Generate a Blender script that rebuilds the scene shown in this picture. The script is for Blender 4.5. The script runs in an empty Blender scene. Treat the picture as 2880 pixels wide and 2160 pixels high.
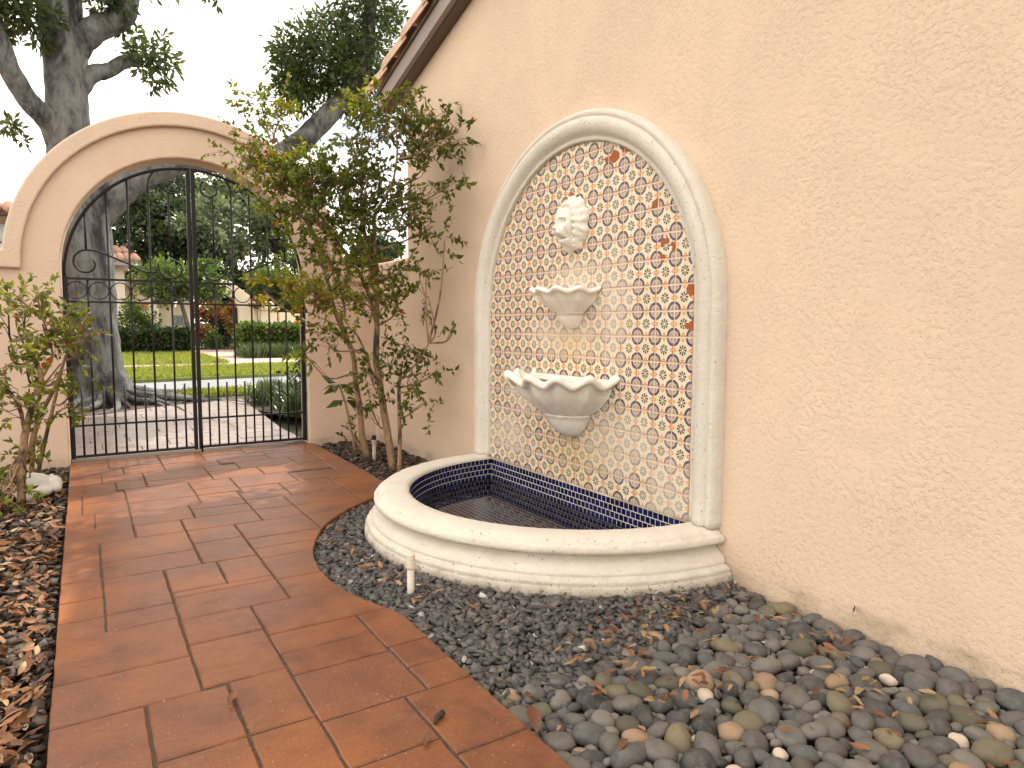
import bpy, bmesh, math, random
import numpy as np
from mathutils import Vector, Matrix, noise as mnoise
random.seed(7); RNG = np.random.default_rng(7)
SC = bpy.context.scene; COL = SC.collection
PI = math.pi

# ------------------------------------------------------------------ camera, sky, sun, exposure
CAM = np.array([-2.1175, 0.0, 0.968]); YAW, PITCH, ROLL, FPX = 0.5645, -0.08347, 0.0055, 1906.9
def _axes():
    f = np.array([math.sin(YAW)*math.cos(PITCH), math.cos(YAW)*math.cos(PITCH), math.sin(PITCH)])
    r = np.array([math.cos(YAW), -math.sin(YAW), 0.0]); u = np.cross(r, f)
    return r*math.cos(ROLL)+u*math.sin(ROLL), -r*math.sin(ROLL)+u*math.cos(ROLL), f
AR, AU, AF = _axes()
cam = bpy.data.objects.new('camera', bpy.data.cameras.new('camera')); COL.objects.link(cam)
cam.matrix_world = Matrix(((AR[0], AU[0], -AF[0], CAM[0]), (AR[1], AU[1], -AF[1], CAM[1]), (AR[2], AU[2], -AF[2], CAM[2]), (0, 0, 0, 1)))
cam.data.sensor_width = 36; cam.data.lens = FPX*36/2880; cam.data.clip_start = 0.05; cam.data.clip_end = 2000
SC.camera = cam
SUN_AZ = math.radians(52)      # from +Y towards +X
SUN_EL = math.radians(50)
world = bpy.data.worlds.new('World'); SC.world = world; world.use_nodes = True
wn = world.node_tree.nodes; wl = world.node_tree.links
sky = wn.new('ShaderNodeTexSky'); sky.sky_type = 'NISHITA'; sky.sun_disc = False
sky.sun_elevation = SUN_EL; sky.sun_rotation = SUN_AZ; sky.dust_density = 2.0; sky.air_density = 1.0; sky.ozone_density = 1.0
bg = wn['Background']; bg.inputs['Strength'].default_value = 0.15
tc = wn.new('ShaderNodeTexCoord'); cn = wn.new('ShaderNodeTexNoise'); cn.inputs['Scale'].default_value = 2.1; cn.inputs['Detail'].default_value = 6; cn.inputs['Roughness'].default_value = 0.55
mp = wn.new('ShaderNodeMapping'); mp.inputs['Scale'].default_value = (1, 1, 2.2); mp.inputs['Location'].default_value = (0.3, 0.1, 0.0)
wl.new(tc.outputs['Generated'], mp.inputs['Vector']); wl.new(mp.outputs[0], cn.inputs['Vector'])
cr = wn.new('ShaderNodeValToRGB'); cr.color_ramp.elements[0].position = 0.30; cr.color_ramp.elements[1].position = 0.50
wl.new(cn.outputs['Fac'], cr.inputs['Fac'])
mx = wn.new('ShaderNodeMixRGB'); mx.inputs['Color2'].default_value = (17.5, 16.2, 14.5, 1)
wl.new(cr.outputs[0], mx.inputs['Fac']); wl.new(sky.outputs[0], mx.inputs['Color1']); wl.new(mx.outputs[0], bg.inputs['Color'])
sun = bpy.data.objects.new('sun', bpy.data.lights.new('sun', 'SUN')); COL.objects.link(sun)
sun.data.energy = 5.0; sun.data.angle = math.radians(0.6); sun.data.color = (1.0, 0.93, 0.82)
SDIR = Vector((math.sin(SUN_AZ)*math.cos(SUN_EL), math.cos(SUN_AZ)*math.cos(SUN_EL), math.sin(SUN_EL)))
sun.rotation_euler = SDIR.to_track_quat('Z', 'Y').to_euler()
SC.view_settings.view_transform = 'Standard'; SC.view_settings.look = 'None'; SC.view_settings.gamma = 1
SC.view_settings.exposure = 0.08

# ------------------------------------------------------------------ helpers
D_ = 2880/2212.0
def ray(q):
    return AR*((q[0]*D_-1440)/FPX)+AU*((1080-q[1]*D_)/FPX)+AF
def at(x, y, Y):            # photo point -> point at distance Y along the path axis
    v = ray((x, y)); return CAM+v*(Y-CAM[1])/v[1]
def atx(x, y, X=0.0):
    v = ray((x, y)); return CAM+v*(X-CAM[0])/v[0]
def atz(x, y, Z=0.0):
    v = ray((x, y)); return CAM+v*(Z-CAM[2])/v[2]

def tag(o, label=None, cat=None, group=None, kind=None):
    if label: o['label'] = label
    if cat: o['category'] = cat
    if group: o['group'] = group
    if kind: o['kind'] = kind
    return o
def empty(name, loc, label=None, cat=None, group=None):
    o = bpy.data.objects.new(name, None); COL.objects.link(o); o.location = loc; o.empty_display_size = 0.1
    return tag(o, label, cat, group)
def link(name, me, parent=None, loc=None, mat=None):
    o = bpy.data.objects.new(name, me); COL.objects.link(o)
    if mat is not None:
        me.materials.clear(); me.materials.append(mat)
    if loc is not None: o.location = loc
    if parent is not None:
        o.parent = parent
        o.matrix_parent_inverse = parent_world(parent).inverted()
    return o
def parent_world(p):
    m = p.matrix_basis.copy()
    if p.parent is not None:
        m = parent_world(p.parent) @ p.matrix_parent_inverse @ m
    return m
def mesh(name, v, f, smooth=False, attr=None):
    me = bpy.data.meshes.new(name)
    v = np.asarray(v, dtype=np.float32)
    if isinstance(f, np.ndarray):
        n, k = f.shape
        me.vertices.add(len(v)); me.vertices.foreach_set('co', v.ravel())
        me.loops.add(n*k); me.loops.foreach_set('vertex_index', f.astype(np.int32).ravel())
        me.polygons.add(n); me.polygons.foreach_set('loop_start', np.arange(0, n*k, k, dtype=np.int32))
        me.polygons.foreach_set('loop_total', np.full(n, k, dtype=np.int32))
        me.update(calc_edges=True)
    else:
        me.from_pydata(v.tolist(), [], f); me.update()
    if smooth:
        me.polygons.foreach_set('use_smooth', np.ones(len(me.polygons), dtype=bool))
    if attr is not None:
        a = me.attributes.new('v', 'FLOAT', 'POINT'); a.data.foreach_set('value', np.asarray(attr, dtype=np.float32))
    return me
def mk(name, v, f, mat, parent=None, smooth=False, attr=None, loc=None):
    return link(name, mesh(name, v, f, smooth, attr), parent, loc, mat)
class MB:
    """collects shapes into one mesh"""
    def __init__(s): s.v = []; s.f = []; s.a = []
    def add(s, v, f, a=None):
        n = len(s.v); s.v += [tuple(p) for p in v]; s.f += [tuple(i+n for i in q) for q in f]
        s.a += [a if a is not None else 0.5]*len(v)
    def box(s, x0, x1, y0, y1, z0, z1):
        s.add([(x0, y0, z0), (x1, y0, z0), (x1, y1, z0), (x0, y1, z0), (x0, y0, z1), (x1, y0, z1), (x1, y1, z1), (x0, y1, z1)],
              [(0, 3, 2, 1), (4, 5, 6, 7), (0, 1, 5, 4), (1, 2, 6, 5), (2, 3, 7, 6), (3, 0, 4, 7)])
    def tube(s, pts, rad, n=8, cap=True, jit=0.0):
        pts = [Vector(p) for p in pts]
        if not hasattr(rad, '__len__'): rad = [rad]*len(pts)
        base = len(s.v); up = None; V = []
        for i, p in enumerate(pts):
            t = (pts[min(i+1, len(pts)-1)]-pts[max(i-1, 0)]).normalized()
            if up is None:
                up = t.orthogonal().normalized()
            up = (up-t*up.dot(t)).normalized(); w = t.cross(up)
            for k in range(n):
                a = 2*PI*k/n; rr = rad[i]
                if jit:
                    q = p+(up*math.cos(a)+w*math.sin(a))*rad[i]
                    rr *= 1+jit*mnoise.noise(q*(0.35/max(rad[i], .02)))+jit*.5*mnoise.noise(q*(1.3/max(rad[i], .02)))
                V.append(p+(up*math.cos(a)+w*math.sin(a))*rr)
        F = []
        for i in range(len(pts)-1):
            for k in range(n):
                k2 = (k+1) % n
                F.append((i*n+k, i*n+k2, (i+1)*n+k2, (i+1)*n+k))
        if cap:
            F.append(tuple(range(n-1, -1, -1))); m = (len(pts)-1)*n; F.append(tuple(m+k for k in range(n)))
        s.add(V, F)
    def ring(s, c, r, rt, ax='xz', n=28, m=6):
        pts = []
        V = []; F = []
        for i in range(n):
            a = 2*PI*i/n
            for k in range(m):
                b = 2*PI*k/m; R = r+rt*math.cos(b)
                V.append((c[0]+R*math.cos(a), c[1]+rt*math.sin(b), c[2]+R*math.sin(a)))
        for i in range(n):
            for k in range(m):
                i2 = (i+1) % n; k2 = (k+1) % m
                F.append((i*m+k, i2*m+k, i2*m+k2, i*m+k2))
        s.add(V, F)
    def build(s, name, mat, parent=None, smooth=False, loc=None, attr=False):
        return mk(name, s.v, s.f, mat, parent, smooth, s.a if attr else None, loc)
def bevel(o, w=0.006, seg=2):
    m = o.modifiers.new('bevel', 'BEVEL'); m.width = w; m.segments = seg; m.limit_method = 'ANGLE'; m.angle_limit = math.radians(35)
    return o
def smoothpath(pts, n=6):
    pts = [np.array(p, float) for p in pts]; out = []
    P = [2*pts[0]-pts[1]]+pts+[2*pts[-1]-pts[-2]]
    for i in range(1, len(P)-2):
        for k in range(n):
            t = k/n
            a, b, c, d = P[i-1], P[i], P[i+1], P[i+2]
            out.append(0.5*((2*b)+(-a+c)*t+(2*a-5*b+4*c-d)*t*t+(-a+3*b-3*c+d)*t**3))
    out.append(pts[-1]); return out
def extrude_poly(name, poly, lo, hi, axis, mat, parent=None, bev=0.0):
    """poly: list of 2-D points; axis 'x','y' or 'z' is the thickness axis"""
    def P(a, b, t):
        return {'y': (a, t, b), 'x': (t, a, b), 'z': (a, b, t)}[axis]
    n = len(poly)
    v = [P(a, b, lo) for a, b in poly]+[P(a, b, hi) for a, b in poly]
    f = [tuple(range(n)), tuple(range(2*n-1, n-1, -1))]+[(i, (i+1) % n, n+(i+1) % n, n+i) for i in range(n)]
    me = bpy.data.meshes.new(name); me.from_pydata(v, [], f)
    bm = bmesh.new(); bm.from_mesh(me)
    bmesh.ops.recalc_face_normals(bm, faces=bm.faces); bm.to_mesh(me); bm.free()
    o = link(name, me, parent, None, mat)
    if bev: bevel(o, bev)
    return o
def clip(poly, x0, x1, y0, y1):
    def cut(P, inside, inter):
        out = []
        for i in range(len(P)):
            a, b = P[i-1], P[i]
            if inside(b):
                if not inside(a): out.append(inter(a, b))
                out.append(b)
            elif inside(a): out.append(inter(a, b))
        return out
    def ix(X): return lambda a, b: (X, a[1]+(b[1]-a[1])*(X-a[0])/(b[0]-a[0]))
    def iy(Y): return lambda a, b: (a[0]+(b[0]-a[0])*(Y-a[1])/(b[1]-a[1]), Y)
    P = poly
    for ins, it in ((lambda p: p[0] >= x0, ix(x0)), (lambda p: p[0] <= x1, ix(x1)), (lambda p: p[1] >= y0, iy(y0)), (lambda p: p[1] <= y1, iy(y1))):
        if len(P) < 3: return []
        P = cut(P, ins, it)
    out = []
    for p in P:
        if not out or abs(p[0]-out[-1][0])+abs(p[1]-out[-1][1]) > 1e-4: out.append(p)
    if len(out) > 1 and abs(out[0][0]-out[-1][0])+abs(out[0][1]-out[-1][1]) < 1e-4: out.pop()
    return out if len(out) >= 3 else []
def area(P):
    return 0.5*sum(P[i-1][0]*P[i][1]-P[i][0]*P[i-1][1] for i in range(len(P)))
def inset(P, w):
    if area(P) < 0: P = P[::-1]
    out = []; n = len(P)
    for i in range(n):
        a, b, c = Vector(P[i-1]), Vector(P[i]), Vector(P[(i+1) % n])
        d1 = (b-a); d2 = (c-b)
        if d1.length < 1e-6 or d2.length < 1e-6: out.append((b.x, b.y)); continue
        n1 = Vector((-d1.y, d1.x)).normalized(); n2 = Vector((-d2.y, d2.x)).normalized()
        m = (n1+n2); k = max(m.length_squared/2, 0.35); q = b+m*(w/k)
        out.append((q.x, q.y))
    return out
def inpoly(x, y, P):
    c = False; n = len(P); j = n-1
    for i in range(n):
        if (P[i][1] > y) != (P[j][1] > y) and x < (P[j][0]-P[i][0])*(y-P[i][1])/(P[j][1]-P[i][1])+P[i][0]: c = not c
        j = i
    return c

# ------------------------------------------------------------------ materials
class NT:
    def __init__(s, name):
        s.m = bpy.data.materials.new(name); s.m.use_nodes = True; s.t = s.m.node_tree; s.n = s.t.nodes; s.b = s.n['Principled BSDF']; s.out = s.n['Material Output']
    def new(s, typ, **kw):
        x = s.n.new('ShaderNode'+typ)
        for k, v in kw.items():
            if k in x.inputs: x.inputs[k].default_value = v
            else: setattr(x, k, v)
        return x
    def L(s, a, b): s.t.links.new(a, b)
    def val(s, x):
        if isinstance(x, (int, float)):
            n = s.new('Value'); n.outputs[0].default_value = x; return n.outputs[0]
        return x
    def math(s, op, a, b=None, c=None, clamp=False):
        n = s.n.new('ShaderNodeMath'); n.operation = op; n.use_clamp = clamp
        for i, q in enumerate((a, b, c)):
            if q is None: continue
            if isinstance(q, (int, float)): n.inputs[i].default_value = q
            else: s.L(q, n.inputs[i])
        return n.outputs[0]
    def noise(s, scale, detail=3, rough=0.55, vec=None, dist=0.0):
        n = s.new('TexNoise'); n.inputs['Scale'].default_value = scale; n.inputs['Detail'].default_value = detail; n.inputs['Roughness'].default_value = rough; n.inputs['Distortion'].default_value = dist
        if vec is not None: s.L(vec, n.inputs['Vector'])
        return n.outputs['Fac']
    def ramp(s, fac, stops, interp='LINEAR'):
        r = s.new('ValToRGB'); r.color_ramp.interpolation = interp
        e = r.color_ramp.elements
        while len(e) < len(stops): e.new(0.5)
        for i, (p, c) in enumerate(stops):
            e[i].position = p; e[i].color = (c[0], c[1], c[2], 1) if hasattr(c, '__len__') else (c, c, c, 1)
        s.L(fac, r.inputs['Fac']); return r.outputs[0]
    def mix(s, fac, a, b):
        n = s.new('MixRGB')
        for i, q in ((0, fac), (1, a), (2, b)):
            if isinstance(q, (int, float)): n.inputs[i].default_value = q
            elif hasattr(q, '__len__'): n.inputs[i].default_value = (q[0], q[1], q[2], 1)
            else: s.L(q, n.inputs[i])
        return n.outputs[0]
    def pos(s):
        return s.new('NewGeometry').outputs['Position']
    def bump(s, h, strength=0.5, dist=0.01, normal=None):
        n = s.new('Bump'); n.inputs['Strength'].default_value = strength; n.inputs['Distance'].default_value = dist
        s.L(h, n.inputs['Height'])
        if normal is not None: s.L(normal, n.inputs['Normal'])
        s.L(n.outputs[0], s.b.inputs['Normal']); return n.outputs[0]
    def color(s, c):
        if hasattr(c, '__len__'): s.b.inputs['Base Color'].default_value = (c[0], c[1], c[2], 1)
        else: s.L(c, s.b.inputs['Base Color'])
    def rough(s, r):
        if isinstance(r, (int, float)): s.b.inputs['Roughness'].default_value = r
        else: s.L(r, s.b.inputs['Roughness'])
def rgb(h):
    c = [int(h[i:i+2], 16)/255 for i in (0, 2, 4)]
    return tuple(((x+0.055)/1.055)**2.4 if x > 0.04045 else x/12.92 for x in c)

def mat_stucco(name, base, dirt=True, scale=1.0):
    t = NT(name); p = t.pos()
    n1 = t.noise(56*scale, 5, 0.62, p); n2 = t.noise(110*scale, 3, 0.6, p); big = t.noise(1.1, 3, 0.5, p); mid = t.noise(7, 3, 0.6, p)
    knock = t.ramp(n1, [(0.36, 0.0), (0.50, 0.75), (0.66, 1.0)])
    h = t.math('ADD', t.math('MULTIPLY', knock, 1.0), t.math('MULTIPLY', n2, 0.35))
    amp = t.ramp(t.noise(3.2, 3, .6, p), [(.3, .45), (.7, 1.25)])
    h = t.math('MULTIPLY', h, amp)
    t.bump(h, 0.62, 0.0036/scale)
    c = t.mix(t.ramp(big, [(0.35, 0.0), (0.7, 1.0)]), [x*0.95 for x in base], [min(1, x*1.04) for x in base])
    c = t.mix(t.ramp(mid, [(0.45, 0.0), (0.8, 0.12)]), c, (0.42, 0.30, 0.22))
    speck = t.ramp(t.noise(60, 2, 0.6, p), [(0.755, 0.0), (0.79, 0.55)])
    c = t.mix(speck, c, (0.16, 0.12, 0.09))
    if dirt:
        sx = t.new('SeparateXYZ'); t.L(p, sx.inputs[0])
        wob = t.math('MULTIPLY', t.noise(9, 4, 0.65, p), 0.06)
        m = t.ramp(t.math('SUBTRACT', sx.outputs['Z'], wob), [(0.0, 0.55), (0.02, 0.14), (0.06, 0.0)])
        m = t.math('MULTIPLY', m, t.ramp(t.noise(5.5, 5, .7, p), [(.40, .15), (.66, 1.0)]))
        c = t.mix(m, c, (0.20, 0.16, 0.085))
        sp = t.ramp(t.noise(95, 3, 0.7, p), [(0.66, 0.0), (0.70, 0.8)])
        zz = t.ramp(sx.outputs['Z'], [(0.03, 0.9), (0.2, 0.0)])
        c = t.mix(t.math('MULTIPLY', sp, zz), c, (0.10, 0.07, 0.04))
    t.color(c); t.rough(0.92); t.b.inputs['Specular IOR Level'].default_value = 0.2
    return t.m
M = {}
M['stucco'] = mat_stucco('stucco_peach', (0.70, 0.538, 0.405))
M['stucco_gate'] = mat_stucco('stucco_gate_wall', (0.69, 0.526, 0.405), True, 1.25)
M['stucco_far'] = mat_stucco('stucco_cream', (0.72, 0.62, 0.50), False)

def mat_stone():
    t = NT('cast_stone'); p = t.pos()
    n1 = t.noise(62, 6, 0.75, p); n2 = t.noise(9, 4, 0.6, p); pit = t.ramp(t.noise(85, 2, 0.5, p), [(0.705, 0.0), (0.74, 1.0)])
    c = t.mix(t.ramp(n2, [(0.3, 0.0), (0.75, 1.0)]), (0.755, 0.71, 0.63), (0.69, 0.625, 0.53))
    c = t.mix(t.math('MULTIPLY', t.ramp(n1, [(0.5, 0), (0.8, 1)]), 0.25), c, (0.55, 0.46, 0.33))
    c = t.mix(t.math('MULTIPLY', pit, 0.75), c, (0.14, 0.10, 0.06))
    sx = t.new('SeparateXYZ'); t.L(p, sx.inputs[0])
    wob = t.math('MULTIPLY', t.noise(16, 4, 0.7, p), 0.09)
    m = t.ramp(t.math('SUBTRACT', sx.outputs['Z'], wob), [(-0.0, 0.8), (0.0, 0.8), (0.03, 0.0)])
    m = t.ramp(t.math('ADD', t.math('SUBTRACT', sx.outputs['Z'], wob), 0.5), [(0.42, 0.95), (0.455, 0.35), (0.50, 0.0)])
    c = t.mix(m, c, (0.13, 0.10, 0.055))
    fk = t.math('ADD', t.noise(70, 3, .65, p), t.math('MULTIPLY', t.math('SUBTRACT', 0.05, sx.outputs['Z']), 2.0))
    lowm = t.math('LESS_THAN', sx.outputs['Z'], 0.10)
    c = t.mix(t.math('MULTIPLY', t.ramp(fk, [(.70, 0), (.76, .85)]), lowm), c, (0.07, 0.05, 0.028))
    t.color(c); t.rough(0.9)
    h = t.math('SUBTRACT', t.math('MULTIPLY', n1, 0.9), pit)
    t.bump(h, 1.0, 0.010); t.b.inputs['Specular IOR Level'].default_value = 0.25
    return t.m
M['stone'] = mat_stone()

def mat_tile():
    t = NT('painted_tile'); tcn = t.new('TexCoord'); sx = t.new('SeparateXYZ'); t.L(tcn.outputs['Object'], sx.inputs[0])
    T = 0.11
    u = t.math('DIVIDE', sx.outputs['Y'], T); v = t.math('DIVIDE', sx.outputs['Z'], T)
    au = t.math('ABSOLUTE', u); av = t.math('ABSOLUTE', v)
    p = t.pos(); wob = t.math('MULTIPLY', t.math('SUBTRACT', t.noise(160, 2, 0.5, p), 0.5), 0.045)
    def lt(a, b): return t.math('LESS_THAN', a, b)
    def gt(a, b): return t.math('GREATER_THAN', a, b)
    def mul(*a):
        r = a[0]
        for q in a[1:]: r = t.math('MULTIPLY', r, q)
        return r
    # centre flower
    r0 = t.math('ADD', t.math('SQRT', t.math('ADD', mul(u, u), mul(v, v))), wob)
    th = t.math('ARCTAN2', v, u)
    pet = t.math('COSINE', t.math('MULTIPLY', th, 8.0))
    flower = mul(gt(pet, t.math('SUBTRACT', 0.0, t.math('MULTIPLY', r0, 2.6))), gt(r0, 0.045), lt(r0, 0.20))
    # corner rosettes
    cu = t.math('SUBTRACT', 0.485, au); cv = t.math('SUBTRACT', 0.485, av)
    rc = t.math('ADD', t.math('SQRT', t.math('ADD', mul(cu, cu), mul(cv, cv))), wob)
    tc2 = t.math('ARCTAN2', cv, cu)
    ser = t.math('MULTIPLY', t.math('COSINE', t.math('MULTIPLY', tc2, 28.0)), 0.012)
    rs = t.math('ADD', rc, ser)
    dark = mul(lt(rc, 0.34), gt(rs, 0.235))
    pink = mul(lt(rs, 0.225), gt(rc, 0.195))
    spoke = mul(lt(rc, 0.18), gt(rc, 0.05), gt(t.math('COSINE', t.math('MULTIPLY', tc2, 12.0)), -0.15))
    disc = lt(rc, 0.335)
    # orange edge motifs
    a1 = t.math('MAXIMUM', au, av); a2 = t.math('MINIMUM', au, av)
    dep = t.math('SUBTRACT', 0.5, a1)
    wav = t.math('MULTIPLY', t.math('COSINE', t.math('MULTIPLY', dep, 75.0)), 0.02)
    orn = lt(t.math('ADD', t.math('ADD', t.math('DIVIDE', a2, 0.135), t.math('DIVIDE', dep, 0.20)), t.math('MULTIPLY', wav, 9.0)), t.math('ADD', 1.0, t.math('MULTIPLY', wob, 6.0)))
    rr = t.math('SQRT', t.math('ADD', mul(a2, a2), mul(t.math('SUBTRACT', dep, 0.07), t.math('SUBTRACT', dep, 0.07))))
    hole = mul(lt(rr, 0.036), gt(rr, 0.018))
    oi = t.new('ObjectInfo')
    fade = t.ramp(t.noise(42, 3, 0.6, p), [(0.35, 0.0), (0.8, 0.16)])
    cream = t.mix(oi.outputs['Random'], (0.70, 0.60, 0.42), (0.75, 0.655, 0.48))
    c = cream
    c = t.mix(t.math('MULTIPLY', disc, 0.4), c, (0.62, 0.48, 0.40))
    c = t.mix(pink, c, (0.52, 0.30, 0.245))
    c = t.mix(spoke, c, (0.085, 0.06, 0.075))
    navy = t.mix(t.noise(30, 2, 0.5, p), (0.030, 0.024, 0.055), (0.085, 0.07, 0.15))
    c = t.mix(dark, c, navy)
    c = t.mix(mul(orn, t.math('SUBTRACT', 1.0, hole)), c, t.mix(oi.outputs['Random'], (0.62, 0.20, 0.045), (0.66, 0.17, 0.06)))
    c = t.mix(flower, c, (0.022, 0.022, 0.045))
    c = t.mix(fade, c, cream)
    # lime bloom left by the running water (world-space patches), yellow algae under the bowls
    ps = t.new('SeparateXYZ'); t.L(p, ps.inputs[0])
    yy = t.math('SUBTRACT', ps.outputs['Y'], 2.75); zz = ps.outputs['Z']
    n = t.noise(6.5, 5, 0.62, p, 0.4); nf = t.noise(19, 3, 0.6, p)
    def blob(cy, cz, ry, rz):
        a = t.math('DIVIDE', t.math('SUBTRACT', yy, cy), ry); b = t.math('DIVIDE', t.math('SUBTRACT', zz, cz), rz)
        return t.math('SUBTRACT', 1.0, t.math('SQRT', t.math('ADD', mul(a, a), mul(b, b))), clamp=True)
    B = None
    for q in ((0.0, 1.20, .45, .22), (0.05, 0.92, .75, .20), (-0.30, 1.05, .26, .5), (0.42, 0.62, .45, .30), (-0.35, 0.42, .6, .34), (-0.66, 0.25, .3, .38), (0.6, 0.34, .45, .25)):
        b = blob(*q); B = b if B is None else t.math('MAXIMUM', B, b)
    lime = t.ramp(t.math('ADD', t.math('MULTIPLY', B, 0.8), t.math('MULTIPLY', n, 0.62)), [(0.58, 0.0), (0.90, 0.52)])
    c = t.mix(lime, c, (0.66, 0.575, 0.47))
    al = t.math('MAXIMUM', blob(-0.02, 0.33, .5, .32), blob(-0.0, 0.88, .34, .2))
    alg = t.ramp(t.math('ADD', t.math('MULTIPLY', al, 0.7), t.math('MULTIPLY', nf, 0.5)), [(0.46, 0.0), (0.9, 0.34)])
    c = t.mix(alg, c, (0.58, 0.42, 0.16))
    # broken glaze showing terracotta
    ch = None
    for (cy, cz, r) in ((-0.30, 1.755, .045), (-0.375, 1.78, .035), (-0.25, 1.745, .03), (-0.625, 1.335, .028), (-0.62, 1.26, .022), (-0.69, 1.31, .02), (-0.785, 1.13, .045), (-0.79, 0.98, .035), (-0.57, 1.49, .022), (0.03, 1.62, .03), (0.80, 0.995, .025)):
        a = t.math('SUBTRACT', yy, cy); b = t.math('SUBTRACT', zz, cz)
        q = lt(t.math('ADD', t.math('SQRT', t.math('ADD', mul(a, a), mul(b, b))), t.math('MULTIPLY', t.math('SUBTRACT', nf, 0.5), 0.09)), r*.72)
        ch = q if ch is None else t.math('MAXIMUM', ch, q)
    c = t.mix(ch, c, (0.36, 0.10, 0.035))
    t.b.inputs['Specular IOR Level'].default_value = 0.25
    t.color(c); t.rough(t.math('ADD', t.math('MULTIPLY', t.math('MAXIMUM', lime, ch), 0.45), 0.3))
    t.bump(t.math('SUBTRACT', t.noise(70, 3, 0.5, p), ch), 0.25, 0.002)
    return t.m
M['tile'] = mat_tile()
M['bounce_stone'] = None
def mat_simple(name, c, rough=0.6, bumps=None, var=None, spec=0.5, metal=0.0):
    t = NT(name); p = t.pos()
    col = c
    if var:
        col = t.mix(t.ramp(t.noise(var[0], 4, 0.6, p), [(0.3, 0), (0.7, 1)]), c, var[1])
    t.color(col); t.rough(rough); t.b.inputs['Specular IOR Level'].default_value = spec; t.b.inputs['Metallic'].default_value = metal
    if bumps: t.bump(t.noise(bumps[0], 4, 0.6, p), bumps[1], bumps[2])
    return t.m
def mat_grout():
    t = NT('grout'); p = t.pos(); ps = t.new('SeparateXYZ'); t.L(p, ps.inputs[0])
    c = t.mix(t.ramp(t.noise(8, 4, .6, p), [(.3, 0), (.7, 1)]), (0.70, 0.55, 0.42), (0.76, 0.63, 0.50))
    g = t.math('MULTIPLY', t.ramp(ps.outputs['Z'], [(0.35, .8), (0.95, 0.25), (1.0, 0.0)]), t.ramp(t.noise(5, 4, .65, p), [(.45, 0), (.6, 1)]))
    c = t.mix(g, c, (0.38, 0.33, 0.15)); t.color(c); t.rough(0.95); t.bump(t.noise(120, 3, .6, p), .4, .002)
    return t.m
M['bounce_stone'] = mat_simple('cast_stone_bounce_lit', (0.86, 0.82, 0.745), .9, (75, .6, .006), (12, (0.76, 0.70, 0.61)), .2)  # lightened copy of the cast stone; bounced light is put into the colour
M['grout'] = mat_grout()
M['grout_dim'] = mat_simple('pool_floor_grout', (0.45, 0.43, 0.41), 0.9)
M['grout_white'] = mat_simple('mosaic_grout', (0.72, 0.68, 0.60), 0.9, (150, .3, .002))
def mat_mosaic():
    t = NT('cobalt_mosaic'); oi = t.new('ObjectInfo'); at_ = t.new('Attribute', attribute_name='v')
    f = t.math('ADD', oi.outputs['Random'], at_.outputs['Fac']); f = t.math('FRACT', f)
    t.color(t.ramp(f, [(0, (0.003, 0.004, 0.026)), (0.5, (0.006, 0.007, 0.055)), (1, (0.010, 0.012, 0.095))])); t.rough(0.12)
    t.bump(t.noise(60, 2, .5, t.pos()), .15, .002); return t.m
M['mosaic'] = mat_mosaic()
def mat_water():
    t = NT('water'); tr = t.new('BsdfTransparent'); gl = t.new('BsdfGlossy'); gl.inputs['Roughness'].default_value = 0.0
    tr.inputs['Color'].default_value = (0.90, 0.94, 0.95, 1)
    fr = t.new('Fresnel'); fr.inputs['IOR'].default_value = 1.33; ms = t.new('MixShader')
    bp = t.new('Bump'); bp.inputs['Strength'].default_value = 0.05; bp.inputs['Distance'].default_value = 0.01
    t.L(t.noise(7, 2, .5, t.pos()), bp.inputs['Height']); t.L(bp.outputs[0], gl.inputs['Normal'])
    t.L(fr.outputs[0], ms.inputs[0]); t.L(tr.outputs[0], ms.inputs[1]); t.L(gl.outputs[0], ms.inputs[2]); t.L(ms.outputs[0], t.out.inputs['Surface'])
    return t.m
M['water'] = mat_water()
def mat_slab():
    t = NT('stamped_concrete'); p = t.pos(); oi = t.new('ObjectInfo')
    n = t.noise(7, 6, .7, p, .5); n2 = t.noise(2.4, 3, .55, p); fine = t.noise(170, 3, .65, p)
    c = t.mix(t.ramp(n, [(.3, 0), (.72, 1)]), (0.105, 0.034, 0.016), (0.255, 0.092, 0.036))
    c = t.mix(t.math('MULTIPLY', oi.outputs['Random'], 0.45), c, (0.18, 0.076, 0.046))
    c = t.mix(t.ramp(n2, [(.46, 0), (.70, .75)]), c, (0.31, 0.105, 0.024))
    c = t.mix(t.ramp(t.noise(9, 5, .7, p), [(.58, 0), (.85, .4)]), c, (0.30, 0.21, 0.13))
    c = t.mix(t.math('MULTIPLY', t.ramp(fine, [(.48, 0), (.75, 1)]), .5), c, (0.06, 0.024, 0.016))
    c = t.mix(t.ramp(t.noise(3.1, 6, .7, p, .8), [(.56, 0), (.76, .45)]), c, (0.10, 0.045, 0.026))
    c = t.mix(t.ramp(t.noise(130, 1, .5, p), [(.745, 0), (.765, .9)]), c, (0.50, 0.40, 0.30))
    t.color(c)
    mp_ = t.new('Mapping'); mp_.inputs['Scale'].default_value = (5, 16, 5); t.L(p, mp_.inputs['Vector'])
    sl = t.noise(1.0, 5, .65, mp_.outputs[0], .6)
    t.rough(t.ramp(t.noise(7, 4, .6, p), [(.25, .30), (.75, .52)]))
    t.b.inputs['Specular IOR Level'].default_value = 0.22
    t.b.inputs['Coat Weight'].default_value = 0.30; t.b.inputs['Coat Roughness'].default_value = 0.30
    b1 = t.bump(sl, .5, .010); t.bump(fine, .5, .003, b1)
    return t.m
M['slab'] = mat_slab()
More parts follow.
